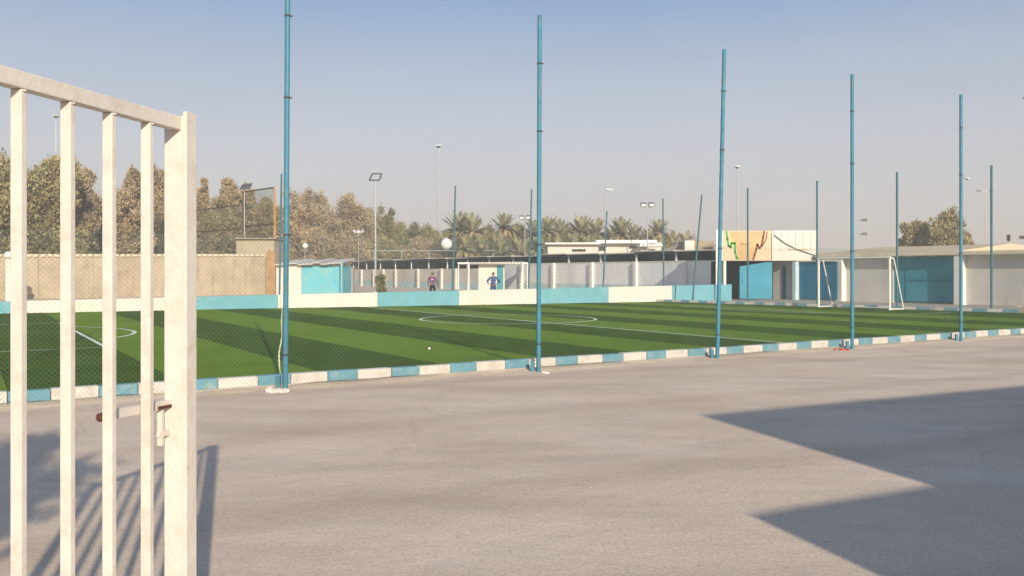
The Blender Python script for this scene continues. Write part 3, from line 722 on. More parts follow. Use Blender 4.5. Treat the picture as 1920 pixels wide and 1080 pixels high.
single(fbox(MB(), 643, 661, 503, 560, 66, 1.0), 'brown_tank', M['concrete'], Gr(652, 66), 'brown concrete block between the hut and the ribbed wall', 'block')

# ---------------------------------------------------------------- lamps and masts
def mast(px, ytop, D, r, label, head, group=None, z0=0):
    b = Gr(px, D); z = At(px, ytop, D).z
    g = thing('floodlight_mast', b, label, 'mast', group)
    MB().tube(b, b+UP*z, r, r*.6, 8).build('pole', M['mast'], g)
    t_ = b+UP*z
    if head == 'frame':
        a = 1.05; h = .55
        c = [t_+Vector((-.50, 0, .0)), t_+Vector((.30, 0, .0)), t_+Vector((.50, 0, .52)), t_+Vector((-.24, 0, .52))]
        for p, q in zip(c, c[1:]+c[:1]): MB().bar(p, q, .10, .10, Vector((0, 1, 0))).build('lamp_frame', M['dark_steel'], g)
    elif head == 'ring':
        c = [t_, t_+Vector((-.10, 0, .30)), t_+Vector((.02, 0, .62)), t_+Vector((.30, 0, .74))]
        MB().path(c, .05, 6).build('lamp_arm', M['mast'], g)
        hd = MB().obox(t_+Vector((.05, -.15, .70)), Vector((.62, 0, -.02)), Vector((0, .30, .05)), UP*.14).build('lantern', M['mast'], g)
        MB().path([t_+Vector((.62, 0, .68)), t_+Vector((.40, 0, .35)), t_+Vector((.05, 0, .15))], .028, 5).build('lamp_stay', M['mast'], g)
    elif head == 'twin':
        for dx in (-.45, .45):
            hd = MB().obox(t_+Vector((dx-.32, -.1, .0)), Vector((.64, 0, .05*dx)), Vector((0, .35, .12)), Vector((.05, .15, .42))).build('floodlight', M['dark_steel'], g)
            MB().obox(t_+Vector((dx-.26, -.13, .05)), Vector((.52, 0, .05*dx)), Vector((0, .02, .0)), Vector((.04, .12, .30))).build('lens', M['lamp_glass'], hd)
        MB().bar(t_+Vector((-.5, .1, 0)), t_+Vector((.5, .1, 0)), .07, .07).build('crossarm', M['mast'], g)
    elif head == 'crown':
        for i in range(8):
            q = 2*math.pi*i/8; c = t_+Vector((math.cos(q)*.42, math.sin(q)*.42, -.05))
            MB().obox(c-Vector((.16, .16, 0)), Vector((.32, 0, 0)), Vector((0, .32, 0)), UP*.28).build('floodlight', M['mast'], g)
        MB().tube(t_-UP*.35, t_+UP*.05, .12, .5, 12).build('crown_ring', M['dark_steel'], g)
    elif head == 'arms':
        MB().bar(t_+Vector((-1.3, 0, 0)), t_+Vector((1.3, 0, 0)), .12, .12).build('crossarm', M['mast'], g)
        for dx in (-1.4, 1.4): MB().obox(t_+Vector((dx-.5, -.2, -.1)), Vector((1.0, 0, 0)), Vector((0, .4, 0)), UP*.22).build('lantern', M['dark_steel'], g)
    elif head == 'globes':
        for dx in (-.35, 0, .35): MB().sphere(t_+Vector((dx, 0, .1)), .17).build('globe', M['tank'], g, smooth=True)
        MB().bar(t_+Vector((-.4, 0, 0)), t_+Vector((.4, 0, 0)), .06, .06).build('crossarm', M['mast'], g)
    return g
mast(704, 338, 70, .09, 'grey lighting mast with an open slanted rectangular lamp frame', 'frame')
mast(822, 274, 150, .16, 'very tall thin mast with a small crown of lamps, above the green trees', 'crown')
mast(1135, 372, 75, .08, 'grey pole topped by a curved arm lamp in front of the villa', 'ring')
mast(1214, 388, 98, .08, 'pole with two boxy floodlights behind the palms near the villa', 'twin')
mast(984, 411, 118, .07, 'short pole with dark floodlights among palms left of the second fence pole', 'twin')
mast(1382, 313, 170, .14, 'tall faint mast with small lamp crown above the mural building', 'crown')
mast(1813, 335, 190, .14, 'tall faint lamp mast directly behind the rightmost big pole', 'crown')
mast(1847, 358, 200, .13, 'faint street light with twin arms at the far right', 'arms')
mast(672, 436, 80, .06, 'short lamp post with three pale globes before the brown trees', 'globes')
mast(105, 218, 150, .16, 'tall mast with lamp crown seen high between the gate bars', 'crown')
g = mast(458, 357, 74.5, .05, 'dark slanted floodlight on a pole at the corner of the netted fence', 'none')
MB().obox(At(448, 356, 74.4), Vector((.85, 0, .1)), Vector((0, .35, .1)), Vector((.22, .05, .42))).build('floodlight', M['dark_steel'], g)
for px, py, D, lab in ((572, 461, 74, 'single round white globe lamp behind the hut'), (950, 467, 125, 'small round white globe lamp below the palms')):
    b = Gr(px, D); g = thing('globe_lamp', b, lab, 'lamp'); c = At(px, py, D)
    MB().tube(b, c-UP*.1, .04, n=6).build('pole', M['mast'], g); MB().sphere(c, .24 if px < 900 else .3).build('globe', M['tank'], g, smooth=True)
b = Gr(837, 125); g = thing('water_tank', b, 'large white ball shaped water tank on a stand above the car shade', 'tank'); c = At(837, 458, 125)
MB().sphere(c, .82, 20, 14).build('tank_body', M['tank'], g, smooth=True)
MB().tube(c+UP*.75, c+UP*.95, .14, .1, 10).build('lid', M['tank'], g)
for dx, dy in ((-.3, -.3), (.3, -.3), (.3, .3), (-.3, .3)): MB().tube(b+Vector((dx*1.3, dy*1.3, 0)), c+Vector((dx, dy, -.7)), .05, n=6).build('leg', M['rail'], g)
pr = thing('pipe_rail', Gr(780, 124), 'thin pale pipe rail running in front of the trees above the car shade', 'railing')
for x_ in range(545, 1000, 52): MB().tube(Gr(x_, 124), At(x_, 469, 124), .06, n=5).build('post', M['mast'], pr)
MB().tube(At(545, 470, 124), At(1000, 470, 124), .06, n=5).build('rail', M['mast'], pr)
# signs mast on the right horizon
b = Gr(1626, 200); g = thing('sign_mast', b, 'thin distant mast carrying two dark wing shaped boards on its left', 'mast')
MB().tube(b, At(1626, 378, 200), .12, .06, 6).build('pole', M['mast'], g)
for y in (411, 437):
    a = At(1627, y+3, 200)
    MB().add([At(1627, y+4, 200), At(1611, y+3, 200), At(1619, y-1, 200), At(1627, y-1, 200), *(p+Vector((0, .3, 0)) for p in (At(1627, y+4, 200), At(1611, y+3, 200), At(1619, y-1, 200), At(1627, y-1, 200)))],
             [(0, 1, 2, 3), (7, 6, 5, 4), (0, 4, 5, 1), (1, 5, 6, 2), (2, 6, 7, 3), (3, 7, 4, 0)]).build('board', M['rail'], g)
b = Gr(1891, 110); g = thing('traffic_light', b, 'small dark traffic light head above the far right wall', 'traffic light')
MB().tube(b, At(1891, 452, 110), .05, n=6).build('pole', M['mast'], g)
for y in (443, 449): MB().tube(At(1891, y, 109.8), At(1891, y, 110.2), .24, n=10).build('lamp_housing', M['black'], g)
b = Gr(1916, 105); g = thing('road_sign', b, 'dark road sign cut by the right edge of the view', 'sign')
MB().tube(b, At(1918, 447, 105), .05, n=6).build('pole', M['mast'], g)
fbox(MB(), 1912, 1926, 442, 448, 104.9, .1).build('board', M['black'], g)
fbox(MB(), 1906, 1912, 459, 464, 104.9, .3).build('lower_board', M['rail'], g)
# floodlight on the next near pole, tip inside the right edge
b = W(15.9, 0)
g = thing('floodlight', b+UP*5.78, 'black floodlight whose tip pokes in at the upper right edge', 'lamp')
MB().hexa([At(1919, 182, 22.4), At(1960, 178, 22.4), At(1960, 178, 22.8), At(1919, 182, 22.8)], [At(1916, 184, 22.4), At(1950, 196, 22.4), At(1950, 196, 22.8), At(1916, 184, 22.8)]).build('housing', M['black'], g)
MB().bar(At(1950, 190, 22.6), b+UP*5.7, .05, .05).build('bracket', M['black'], g)
b = Gr(14, 49)
g = thing('gate_pillar', b, 'white pillar with round cap at the far left behind the first gate bar', 'pillar')
fbox(MB(), 10, 20, 486, 560, 49, .35).build('shaft', M['white_plaster'], g)
MB().sphere(At(15, 478, 49.2), .2).build('cap_ball', M['tank'], g, smooth=True)

# ---------------------------------------------------------------- trees
def np_mesh(name, V, Fc, m, smooth=False):
    me = bpy.data.meshes.new(name); n = len(Fc); k = Fc.shape[1]
    me.vertices.add(len(V)); me.vertices.foreach_set('co', V.astype(np.float32).ravel())
    me.loops.add(n*k); me.loops.foreach_set('vertex_index', Fc.astype(np.int32).ravel())
    me.polygons.add(n); me.polygons.foreach_set('loop_start', np.arange(0, n*k, k, dtype=np.int32)); me.polygons.foreach_set('loop_total', np.full(n, k, dtype=np.int32))
    me.update(calc_edges=True); me.validate(); me.materials.append(m); return me
def leaves(centers, radii, per, size, up=.5):
    n = len(centers)*per
    c = np.repeat(centers, per, 0); r = np.repeat(radii, per)
    d = rng.normal(size=(n, 3)); d /= np.linalg.norm(d, axis=1)[:, None]
    rad = r*(rng.random(n)**.45)*(1+.25*rng.normal(size=n).clip(-1, 1.6)*.6)
    p = c+d*rad[:, None]*np.array([1, 1, 1.1])+rng.normal(size=(n, 3))*r[:, None]*.23*np.array([1, 1, 1.3])
    ax = d*.7+rng.normal(size=(n, 3))*.45; ax[:, 2] += up; ax /= np.linalg.norm(ax, axis=1)[:, None]
    sd = np.cross(ax, rng.normal(size=(n, 3))); sd /= np.linalg.norm(sd, axis=1)[:, None]
    L = size*(.6+.9*rng.random(n)); w = L*.20
    a = p-ax*L[:, None]*.5; b = p+ax*L[:, None]*.5
    V = np.stack([a+sd*w[:, None]*1.3, b, a-sd*w[:, None]*1.3], 1).reshape(-1, 3)
    Fc = np.arange(n*3).reshape(n, 3); return V, Fc
def tree(px, D, ytop, wpx, m, label, kind='feathery', name='tamarisk_tree', group='trees behind the compound', dens=1.0, zb=.12):
    b = Gr(px, D); H = (1.6+(HY-ytop)*D/F)*1.04; Wd = wpx*D/F/2*1.05
    g = thing(name, b, label, 'tree', group)
    tk = MB(); rr = random.Random(int(px*7+D))
    base = Vector(b); fork = base+UP*H*.22
    tk.tube(base, fork, H*.022, H*.016, 7, False)
    cs, rs = [], []
    nl = 9 if kind == 'feathery' else 7
    for i in range(nl):
        an = 2*math.pi*i/nl+rr.uniform(-.3, .3); out_ = Wd*rr.uniform(.3, .88); zz = H*rr.uniform(.60, .90)*(1-.30*(out_/Wd)**2)
        tip = base+Vector((math.cos(an)*out_, math.sin(an)*out_, zz)); mid = fork.lerp(tip, .5)+Vector((rr.uniform(-.1, .1)*Wd, rr.uniform(-.1, .1)*Wd, H*.04))
        tk.tube(fork, mid, H*.011, H*.007, 5, False); tk.tube(mid, tip, H*.007, H*.002, 5, False)
        for q in range(6):
            f = .3+.72*q/5; c = (fork.lerp(mid, f*2) if f < .5 else mid.lerp(tip, f*2-1))
            c = c+Vector((rr.gauss(0, .12)*Wd, rr.gauss(0, .12)*Wd, rr.gauss(0, .03)*H)); rad = Wd*rr.uniform(.16, .30)
            if c.z+rad > H*.98: c.z = H*.98-rad
            cs.append(c); rs.append(rad)
    for i in range(30):
        an = rr.uniform(0, 2*math.pi); rad_ = Wd*math.sqrt(rr.random())*.9; zz = H*rr.uniform(zb, .66)
        cs.append(base+Vector((math.cos(an)*rad_, math.sin(an)*rad_, zz))); rs.append(Wd*rr.uniform(.18, .32))
    for i in range(46):                       # loose sprays breaking the outline
        q = cs[rr.randrange(len(cs))]; an = rr.uniform(0, 2*math.pi); e_ = rr.uniform(-.3, 1.3); r0 = Wd*.27
        c = q+Vector((math.cos(an)*math.cos(e_), math.sin(an)*math.cos(e_), math.sin(e_)))*r0
        if c.z < H*1.0: cs.append(c); rs.append(Wd*rr.uniform(.05, .11)); tk.tube(q, c, H*.003, H*.001, 3, False)
    for i in range(4 if kind == 'feathery' else 2):                       # crests on top
        an = rr.uniform(0, 2*math.pi); rad_ = Wd*rr.uniform(0, .5)
        for q in range(3): cs.append(base+Vector((math.cos(an)*rad_, math.sin(an)*rad_, H*(.74+.065*q-.20*rad_/Wd)))+Vector((rr.gauss(0, .05)*Wd, rr.gauss(0, .05)*Wd, 0))); rs.append(Wd*(.30-.055*q))
    cs = np.array([tuple(c-base) for c in cs]); rs = np.array(rs)
    per = int(310*dens)
    keep_small = rs < Wd*.115
    V0, F0 = leaves(cs[keep_small], rs[keep_small], max(6, per//6), max(.28, Wd*.062), .6)
    cs, rs = cs[~keep_small], rs[~keep_small]
    V, Fc = leaves(cs, rs, per, max(.28, Wd*.062), .5 if kind == 'feathery' else .1)
    Fc = np.concatenate([Fc, F0+len(V)]); V = np.concatenate([V, V0])
    ok = V[Fc[:, 0]][:, 2] > .2; Fc = Fc[ok]
    tk.build('trunk', M['bark'], g)
    cr = bpy.data.objects.new('crown', np_mesh('crown', V, Fc, m)); C.objects.link(cr); cr.parent = g
    return g
LB, LO, LG = M['leaf_brown'], M['leaf_olive'], M['leaf_green']
T = [(20, 96, 292, 120, LO, 'olive tree filling the gap behind the first gate bar'),
     (230, 104, 350, 110, LB, 'brown tree low behind the third gate bar'),
     (345, 98, 340, 80, LB, 'brown tree hidden mostly by the gate stile'),
     (400, 106, 362, 110, LO, 'olive tree low behind the netted fence right of the stile'),
     (470, 108, 372, 110, LB, 'brown tree low behind the tall net panel'),
     (535, 92, 372, 80, LB, 'brown tree directly behind the nearest left pole'),
     (692, 110, 380, 80, LO, 'olive tree joining the brown and green trees'),
     (830, 112, 440, 90, LG, 'green tree behind the white ball tank'),
     (905, 112, 424, 120, LG, 'green tree behind the left palms'),
     (985, 112, 426, 130, LG, 'green tree behind the palms near the second pole'),
     (1070, 112, 425, 120, LG, 'green tree behind the palms above the left villa wing'),
     (1150, 112, 430, 120, LG, 'green tree behind the palms above the right villa wing'),
     (1225, 112, 436, 110, LG, 'green tree behind the last tall palms'),
     (-40, 80, 258, 190, LO, 'olive tree mostly cut off by the left edge of the view'),
     (92, 86, 270, 130, LO, 'tall olive brown tree between the first and second gate bars'),
     (148, 92, 296, 80, LB, 'sparse brown tree just right of the second gate bar'),
     (60, 100, 300, 150, LO, 'broad olive tree behind the leftmost gate bars, set further back'),
     (190, 100, 392, 90, LO, 'lower olive tree in the dip between the two tall left trees'),
     (252, 88, 300, 84, LB, 'brown tree between the third and fourth gate bars'),
     (302, 94, 296, 80, LB, 'reddish brown tree just left of the gate stile'),
     (382, 92, 326, 56, LB, 'slim brown tree right of the gate stile'),
     (428, 95, 315, 66, LB, 'feathery brown tree with upright plumes behind the netted fence'),
     (463, 97, 326, 50, LB, 'small feathery brown tree beside the slanted floodlight'),
     (500, 102, 360, 70, LB, 'low brown tree showing over the tall net panel'),
     (572, 84, 338, 92, LB, 'tall tan brown tree just right of the nearest left pole'),
     (610, 92, 372, 80, LB, 'shorter brown tree between the two tan brown peaks'),
     (655, 88, 352, 96, LB, 'broad brown tree left of the slanted lamp frame'),
     (560, 78, 418, 110, LB, 'low dense brown bush tree behind the hut'),
     (640, 80, 440, 120, LB, 'low brown bush tree behind the three globe lamp'),
     (724, 94, 394, 66, LG, 'green tree just right of the slanted lamp frame'),
     (772, 98, 402, 74, LG, 'round green tree left of the very tall mast'),
     (752, 106, 410, 70, LO, 'olive tree squeezed between the two green trees'),
     (812, 102, 428, 70, LO, 'olive tree at the foot of the very tall mast'),
     (712, 84, 440, 90, LO, 'low olive bush tree below the green tree, above the shade roof'),
     (790, 90, 446, 90, LB, 'low brown bush tree left of the white ball tank'),
     (850, 108, 424, 60, LG, 'small green tree right of the very tall mast'),
     (862, 96, 446, 70, LB, 'low brown bush tree right of the white ball tank')]
for px, D, yt, w, m_, lab in T: tree(px, D+45 if px > 540 else D, yt, w, m_, lab, 'feathery' if m_ is not LG else 'round')
tree(1718, 100, 408, 62, LO, 'left rounded part of the lone dry tree above the sand roof', name='acacia_tree', group='dry trees above the right wall', zb=.22)
tree(1772, 98, 393, 88, LO, 'tallest dry olive tree above the teal gate', name='acacia_tree', group='dry trees above the right wall', zb=.22)
tree(1815, 112, 424, 24, LB, 'thin sparse tree tip just right of the rightmost big pole', name='acacia_tree', group='dry trees above the right wall', dens=.2, zb=.3)
# shrub by the wall
sh = tree(714, 62, 514, 15, LG, 'small green shrub against the ribbed pale wall', 'round', 'shrub', None, .25)

# ---------------------------------------------------------------- palms
def frond_mesh(name, L, droop, m, seed):
    rr = random.Random(seed); V = []; Fs = []
    n = 11; pts = []
    for i in range(n+1):
        f = i/n; x = L*f*(1-.18*droop*f); z = L*(.42*f-droop*.62*f*f); pts.append(Vector((x, 0, z)))
    for i in range(n):
        k = len(V); w = .035*(1-i/n)+.01
        V += [pts[i]+Vector((0, w, 0)), pts[i]-Vector((0, w, 0)), pts[i+1]-Vector((0, w, 0)), pts[i+1]+Vector((0, w, 0))]; Fs.append((k, k+1, k+2, k+3))
        if i == 0: continue
        for sub in (0, .5):
            p = pts[i].lerp(pts[i+1], sub); f = (i+sub)/n; ll = L*.27*math.sin(math.pi*min(1, f*.86+.14))*rr.uniform(.8, 1.15)
            d = (pts[i+1]-pts[i]).normalized()
            for sg in (-1, 1):
                tip = p+d*ll*.75+Vector((0, sg*ll*.72, rr.uniform(-.25, .10)*ll)); k = len(V)
                V += [p-d*.08, p+d*.14, tip]; Fs.append((k, k+1, k+2))
    me = bpy.data.meshes.new(name); me.from_pydata([tuple(v) for v in V], [], Fs); me.update(); me.materials.append(m); return me
FR = [frond_mesh('frond', 3.1, .25, M['leaf_palm'], 1), frond_mesh('frond', 3.3, .75, M['leaf_palm'], 2), frond_mesh('frond', 3.2, 1.25, M['leaf_palm'], 3),
      frond_mesh('frond', 2.8, 1.8, M['leaf_dry'], 4)]
def palm(px, D, ytop, label, nf=42):
    b = Gr(px, D); H = 1.6+(HY-ytop)*D/F; rr = random.Random(int(px*3+D)); sc = rr.uniform(.85, 1.1)
    hz = H-2.6*sc
    g = thing('date_palm', b, label, 'palm tree', 'date palms behind the villa')
    tk = MB(); lx = rr.uniform(-.3, .3)
    q = [Vector((b.x+lx*f*f, b.y, hz*f)) for f in (0, .25, .5, .75, 1)]
    for i in range(4): tk.tube(q[i], q[i+1], .26, .22, 8, False)
    tk.tube(q[4]-UP*.5, q[4]+UP*.25, .36, .22, 8); tk.build('trunk', M['palm_bark'], g)
    for i in range(nf):
        f = i/nf; me = FR[0] if f < .3 else FR[1] if f < .55 else FR[2] if f < .8 else FR[3]
        o = bpy.data.objects.new('frond', me); C.objects.link(o); o.parent = g
        pitch_ = -R(58-40*f/.3) if f < .3 else R(rr.uniform(-22, 12))
        o.matrix_local = Matrix.Translation(Vector((lx, 0, hz+.1))) @ Matrix.Rotation(i*2.39996+rr.uniform(-.2, .2), 4, 'Z') @ Matrix.Rotation(pitch_, 4, 'Y') @ Matrix.Scale(sc*rr.uniform(.85, 1.1), 4)
    return g
PALM = [(857, 108, 401, 'date palm at the left end of the palm row, tallest there'), (886, 106, 405, 'second date palm from the left end of the row'),
        (912, 120, 428, 'short date palm in the gap right of the first two palms'), (942, 104, 402, 'tall date palm midway between the white ball tank and the second pole'),
        (968, 112, 424, 'date palm just left of the small dark floodlights'), (1000, 108, 412, 'date palm directly behind the second pole'),
        (1024, 110, 408, 'date palm just right of the second pole'), (1050, 116, 414, 'date palm above the left edge of the villa roof'),
        (1090, 108, 407, 'tall date palm above the left wing of the villa'), (1116, 112, 414, 'date palm just left of the curved lamp'),
        (1146, 118, 428, 'short date palm just right of the curved lamp'), (1162, 108, 412, 'tall date palm above the middle of the villa'),
        (1192, 112, 422, 'date palm left of the twin floodlights'), (1214, 120, 430, 'short date palm behind the twin floodlight pole'),
        (1231, 108, 413, 'tall date palm right of the twin floodlights'), (1256, 118, 434, 'date palm beside the thin leaning pole top'),
        (1284, 122, 437, 'last low date palm at the right end of the row')]
for px, D, yt, lab in PALM: palm(px, D+22, yt, lab)
low_p = [(872, 90, 440, 'young palm low in front of the two leftmost palms'), (905, 92, 446, 'young palm below the gap in the palm row'), (935, 90, 444, 'young palm under the tall palm right of the white ball tank'),
         (972, 92, 446, 'young palm below the small dark floodlights'), (1008, 94, 442, 'young palm low behind the second pole'), (1040, 112, 440, 'young palm just above the left villa roof edge'),
         (1075, 112, 438, 'young palm above the dark villa window'), (1105, 112, 440, 'young palm low left of the curved lamp'), (1180, 116, 438, 'young palm above the right villa wing'),
         (1240, 100, 448, 'young palm at the right corner of the villa'), (1268, 104, 450, 'young palm left of the brown hip roof')]
for px, D, yt, lab in low_p: palm(px, D+(28 if D < 100 else 14), yt, lab, 30)

# ---------------------------------------------------------------- people
def skin(name, pts, edges, m, base, root=0, sub=2):
    me = bpy.data.meshes.new(name); me.from_pydata([p[0] for p in pts], edges, []); me.update()
    o = bpy.data.objects.new(name, me); C.objects.link(o)
    o.modifiers.new('skin', 'SKIN')
    for i, p in enumerate(pts):
        sv = me.skin_vertices[0].data[i]; r = p[1]; sv.radius = r if isinstance(r, tuple) else (r, r); sv.use_root = (i == root)
    sm = o.modifiers.new('sub', 'SUBSURF'); sm.levels = sub; sm.render_levels = sub
    dg = bpy.context.evaluated_depsgraph_get(); me2 = bpy.data.meshes.new_from_object(o.evaluated_get(dg)); me2.name = name
    bpy.data.objects.remove(o)
    me2.materials.clear(); me2.materials.append(m); me2.polygons.foreach_set('use_smooth', [True]*len(me2.polygons))
    o = bpy.data.objects.new(name, me2); C.objects.link(o); o.parent = base; return o
def person(px, D, label, shirt, trousers, hips, h, yaw):
    b = Gr(px, D); g = thing('person', b, label, 'person'); k = h/1.72; g.scale = (k, k, k); g.rotation_euler = (0, 0, yaw)
    P = [((0, 0, .95), (.15, .11)), ((0, 0, 1.12), (.13, .10)), ((0, 0, 1.32), (.165, .11)), ((0, 0, 1.44), (.08, .07)), ((0, 0, 1.52), (.052, .055)), ((0, -.01, 1.60), (.070, .085)), ((0, -.005, 1.69), (.062, .075))]
    E = [(0, 1), (1, 2), (2, 3), (3, 4), (4, 5), (5, 6)]
    hands = {}
    for sg in (-1, 1):
        if hips: el = (sg*.40, .04, 1.16); wr = (sg*.22, -.10, 1.03)
        else: el = (sg*.27, .02, 1.12); wr = (sg*.29, -.05, .87)
        i = len(P); P += [((sg*.19, 0, 1.40), .065), (el, .045), (wr, .030)]; E += [(3, i), (i, i+1), (i+1, i+2)]
        d = Vector(wr)-Vector(el); d.normalize(); pm = Vector(wr)+d*.07
        i2 = len(P); P += [(tuple(pm), (.036, .020))]; E += [(i+2, i2)]
        side = d.cross(Vector((1, 0, 0))).normalized() if not hips else Vector((0, 0, 1))
        for q, (off, ln) in enumerate(((-.027, .07), (-.009, .08), (.009, .075), (.027, .06))):
            j = len(P); t1 = pm+side*off+d*.035; t2 = t1+d*ln*.5+Vector((-sg*.008, 0, 0)); t3 = t2+d*ln*.45+Vector((-sg*.014, 0, 0))
            P += [(tuple(t1), .009), (tuple(t2), .0085), (tuple(t3), .0075)]; E += [(i2, j), (j, j+1), (j+1, j+2)]
        j = len(P); P += [(tuple(Vector(wr)+d*.04-side*.035), .010), (tuple(Vector(wr)+d*.085-side*.05), .009)]; E += [(i2, j), (j, j+1)]
        l = len(P); P += [((sg*.10, 0, .88), .095), ((sg*.12, -.015, .50), .058), ((sg*.13, .02, .10), .038), ((sg*.14, -.12, .035), (.042, .03))]
        E += [(0, l), (l, l+1), (l+1, l+2), (l+2, l+3)]
    body = skin('body', P, E, M['skin'], g)
    # face: nose, ears
    MB().tube(Vector((0, -.085, 1.635)), Vector((0, -.112, 1.60)), .008, .014, 6).mesh
    for nm, mesh_ in (('nose', MB().tube(Vector((0, -.083, 1.64)), Vector((0, -.108, 1.60)), .006, .013, 6)),
                      ('ear', MB().sphere((.074, .0, 1.61), .022, 8, 6, (.4, .8, 1.2))), ('ear', MB().sphere((-.074, .0, 1.61), .022, 8, 6, (.4, .8, 1.2)))):
        o = bpy.data.objects.new(nm, mesh_.mesh(nm, Vector(), M['skin'], True)); C.objects.link(o); o.parent = g
    o = bpy.data.objects.new('eyes', MB().sphere((.028, -.078, 1.64), .009, 8, 6).sphere((-.028, -.078, 1.64), .009, 8, 6).box(-.022, .022, -.083, -.078, 1.562, 1.568).mesh('eyes', Vector(), M['hair'], True)); C.objects.link(o); o.parent = g
    o = bpy.data.objects.new('hair', MB().sphere((0, .018, 1.655), .088, 16, 12, (.92, 1.0, 1.0)).mesh('hair', Vector(), M['hair'], True)); C.objects.link(o); o.parent = g
    # clothes follow the body
    S_ = [((0, 0, .90), (.175, .13)), ((0, 0, 1.12), (.155, .12)), ((0, 0, 1.32), (.185, .13)), ((0, 0, 1.44), (.10, .085)), ((0, 0, 1.475), (.07, .065))]
    Es = [(0, 1), (1, 2), (2, 3), (3, 4)]
    for sg in (-1, 1):
        if hips: el = (sg*.40, .04, 1.16); wr = (sg*.27, -.065, 1.07)
        else: el = (sg*.27, .02, 1.12); wr = (sg*.288, -.045, .90)
        i = len(S_); S_ += [((sg*.20, 0, 1.40), .082), (el, .062), (wr, .045)]; Es += [(3, i), (i, i+1), (i+1, i+2)]
    skin('shirt', S_, Es, shirt, g)
    Tq = [((0, 0, 1.0), (.155, .115)), ((0, 0, .93), (.165, .125))]; Et = [(0, 1)]
    for sg in (-1, 1):
        l = len(Tq); Tq += [((sg*.10, 0, .84), .11), ((sg*.12, -.015, .50), .078), ((sg*.13, .02, .12), .062)]; Et += [(1, l), (l, l+1), (l+1, l+2)]
    skin('trousers', Tq, Et, trousers, g)
    for sg in (-1, 1):
        o = bpy.data.objects.new('shoe', MB().sphere((sg*.138, -.06, .04), .06, 10, 8, (.8, 2.1, .68)).mesh('shoe', Vector(), M['black_cloth'], True)); C.objects.link(o); o.parent = g
    return g
def striped():
    m = bpy.data.materials.new('blue_striped_shirt'); m.use_nodes = True; n = m.node_tree; L = n.links.new; bs = n.nodes['Principled BSDF']
    tcn = n.nodes.new('ShaderNodeTexCoord'); sp = n.nodes.new('ShaderNodeSeparateXYZ'); L(tcn.outputs['Object'], sp.inputs[0])
    r = n.nodes.new('ShaderNodeValToRGB'); md = n.nodes.new('ShaderNodeMath'); md.operation = 'MULTIPLY_ADD'; md.inputs[1].default_value = 5.2; md.inputs[2].default_value = -5.1
    fr = n.nodes.new('ShaderNodeMath'); fr.operation = 'FRACT'; L(sp.outputs[2], md.inputs[0]); L(md.outputs[0], fr.inputs[0]); L(fr.outputs[0], r.inputs[0])
    r.color_ramp.interpolation = 'CONSTANT'; r.color_ramp.elements[0].color = (.025, .06, .20, 1); r.color_ramp.elements[1].position = .8; r.color_ramp.elements[1].color = (.16, .24, .42, 1)
    L(r.outputs[0], bs.inputs['Base Color']); bs.inputs['Roughness'].default_value = .9; return m
p1 = person(811, 53.5, 'person in a purple long sleeved shirt and black trousers standing behind the low wall', M['purple'], M['black_cloth'], False, 1.62, R(8))
o = bpy.data.objects.new('chest_print', MB().add([(-.10, -.137, 1.24), (-.0, -.140, 1.26), (.02, -.140, 1.31), (-.09, -.137, 1.30)], [(0, 1, 2, 3)]).add([(-.10, -.132, 1.24), (-.0, -.135, 1.26), (.02, -.135, 1.31), (-.09, -.132, 1.30)], [(3, 2, 1, 0)]).mesh('chest_print', Vector(), M['white_trash'])); C.objects.link(o); o.parent = p1
person(925, 50, 'person in a dark blue striped shirt with hands on hips by the blue door', striped(), M['blue_cloth'], True, 1.63, R(-10))

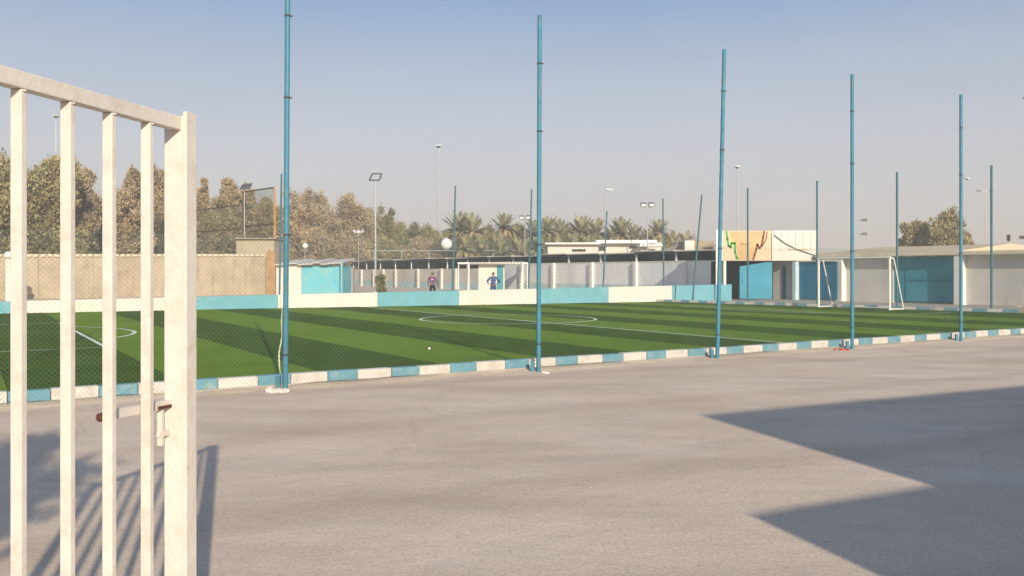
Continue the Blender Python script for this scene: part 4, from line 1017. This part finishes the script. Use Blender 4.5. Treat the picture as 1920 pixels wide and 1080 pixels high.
# ---------------------------------------------------------------- buildings behind the camera that throw the big shadows
sb = thing('school_block', Vector((5.4, -.4, 0)), 'cream school block beside the camera casting the large shadow', 'building')
d1 = Vector((.894, .447, 0)); d2 = Vector((.447, -.894, 0))
MB().obox(Vector((5.4, -.4, 0)), d1*16, d2*9, UP*4.2).build('wall', M['tan_block'], sb)
MB().obox(Vector((5.4, -.4, 4.203))+d1*.1+d2*.1, d1*15.8, d2*8.8, UP*.02).build('roof', M['concrete'], sb)
for i in range(4):
    c = Vector((5.4, -.4, 1.1))+d1*(2+3.4*i)-d2*.03
    w_ = MB().obox(c, d1*1.4, d2*.027, UP*1.2).build('window', M['glass_dark'], sb)
    MB().obox(c-d1*.05-UP*.05, d1*1.5, -d2*.05, UP*.05).build('sill', M['pilaster'], w_)
yw = thing('yard_wall', Vector((3.6, -.55, 0)), 'cream yard wall joining the school block beside the camera', 'wall')
MB().obox(Vector((3.6, -.55, 0)), d1*1.95, d2*.22, UP*2.6).build('wall_panel', M['tan_block'], yw)
b = Vector((-.75, -3.0, 0)); g = thing('yard_tree', b, 'small leafy tree beside the camera, shading the lower left ground', 'tree')
tk = MB(); tk.tube(b, b+Vector((.1, .1, 2.6)), .10, .07, 8, False); cs = []; rs = []
for i in range(14):
    c = b+Vector((random.uniform(-.42, .30), random.gauss(.1, .35), 3.9+random.uniform(-.6, .6))); tk.tube(b+Vector((.1, .1, 2.6)), c, .03, .008, 5, False); cs.append(tuple(c-b)); rs.append(random.uniform(.2, .33))
tk.build('trunk', M['bark'], g)
V, Fc = leaves(np.array(cs), np.array(rs), 190, .13, 0)
cr = bpy.data.objects.new('crown', np_mesh('crown', V, Fc, LG)); C.objects.link(cr); cr.parent = g

HAZE = 0.0017
if HAZE:
    hz = MB().box(-330, 330, -60, 330, -1.0, 30)
    o = hz.build('haze', None); o.data.materials.clear()
    m = bpy.data.materials.new('dusty_air'); m.use_nodes = True; n = m.node_tree; n.nodes.clear()
    ou = n.nodes.new('ShaderNodeOutputMaterial'); v = n.nodes.new('ShaderNodeVolumePrincipled'); v.inputs['Color'].default_value = (.95, .93, .90, 1); v.inputs['Density'].default_value = HAZE
    v.inputs['Anisotropy'].default_value = 0
    n.links.new(v.outputs[0], ou.inputs['Volume']); o.data.materials.append(m)
    o['kind'] = 'stuff'; o['label'] = 'pale dusty haze in the air over the whole place'

for o in bpy.data.objects:
    if '_base' in o: del o['_base']
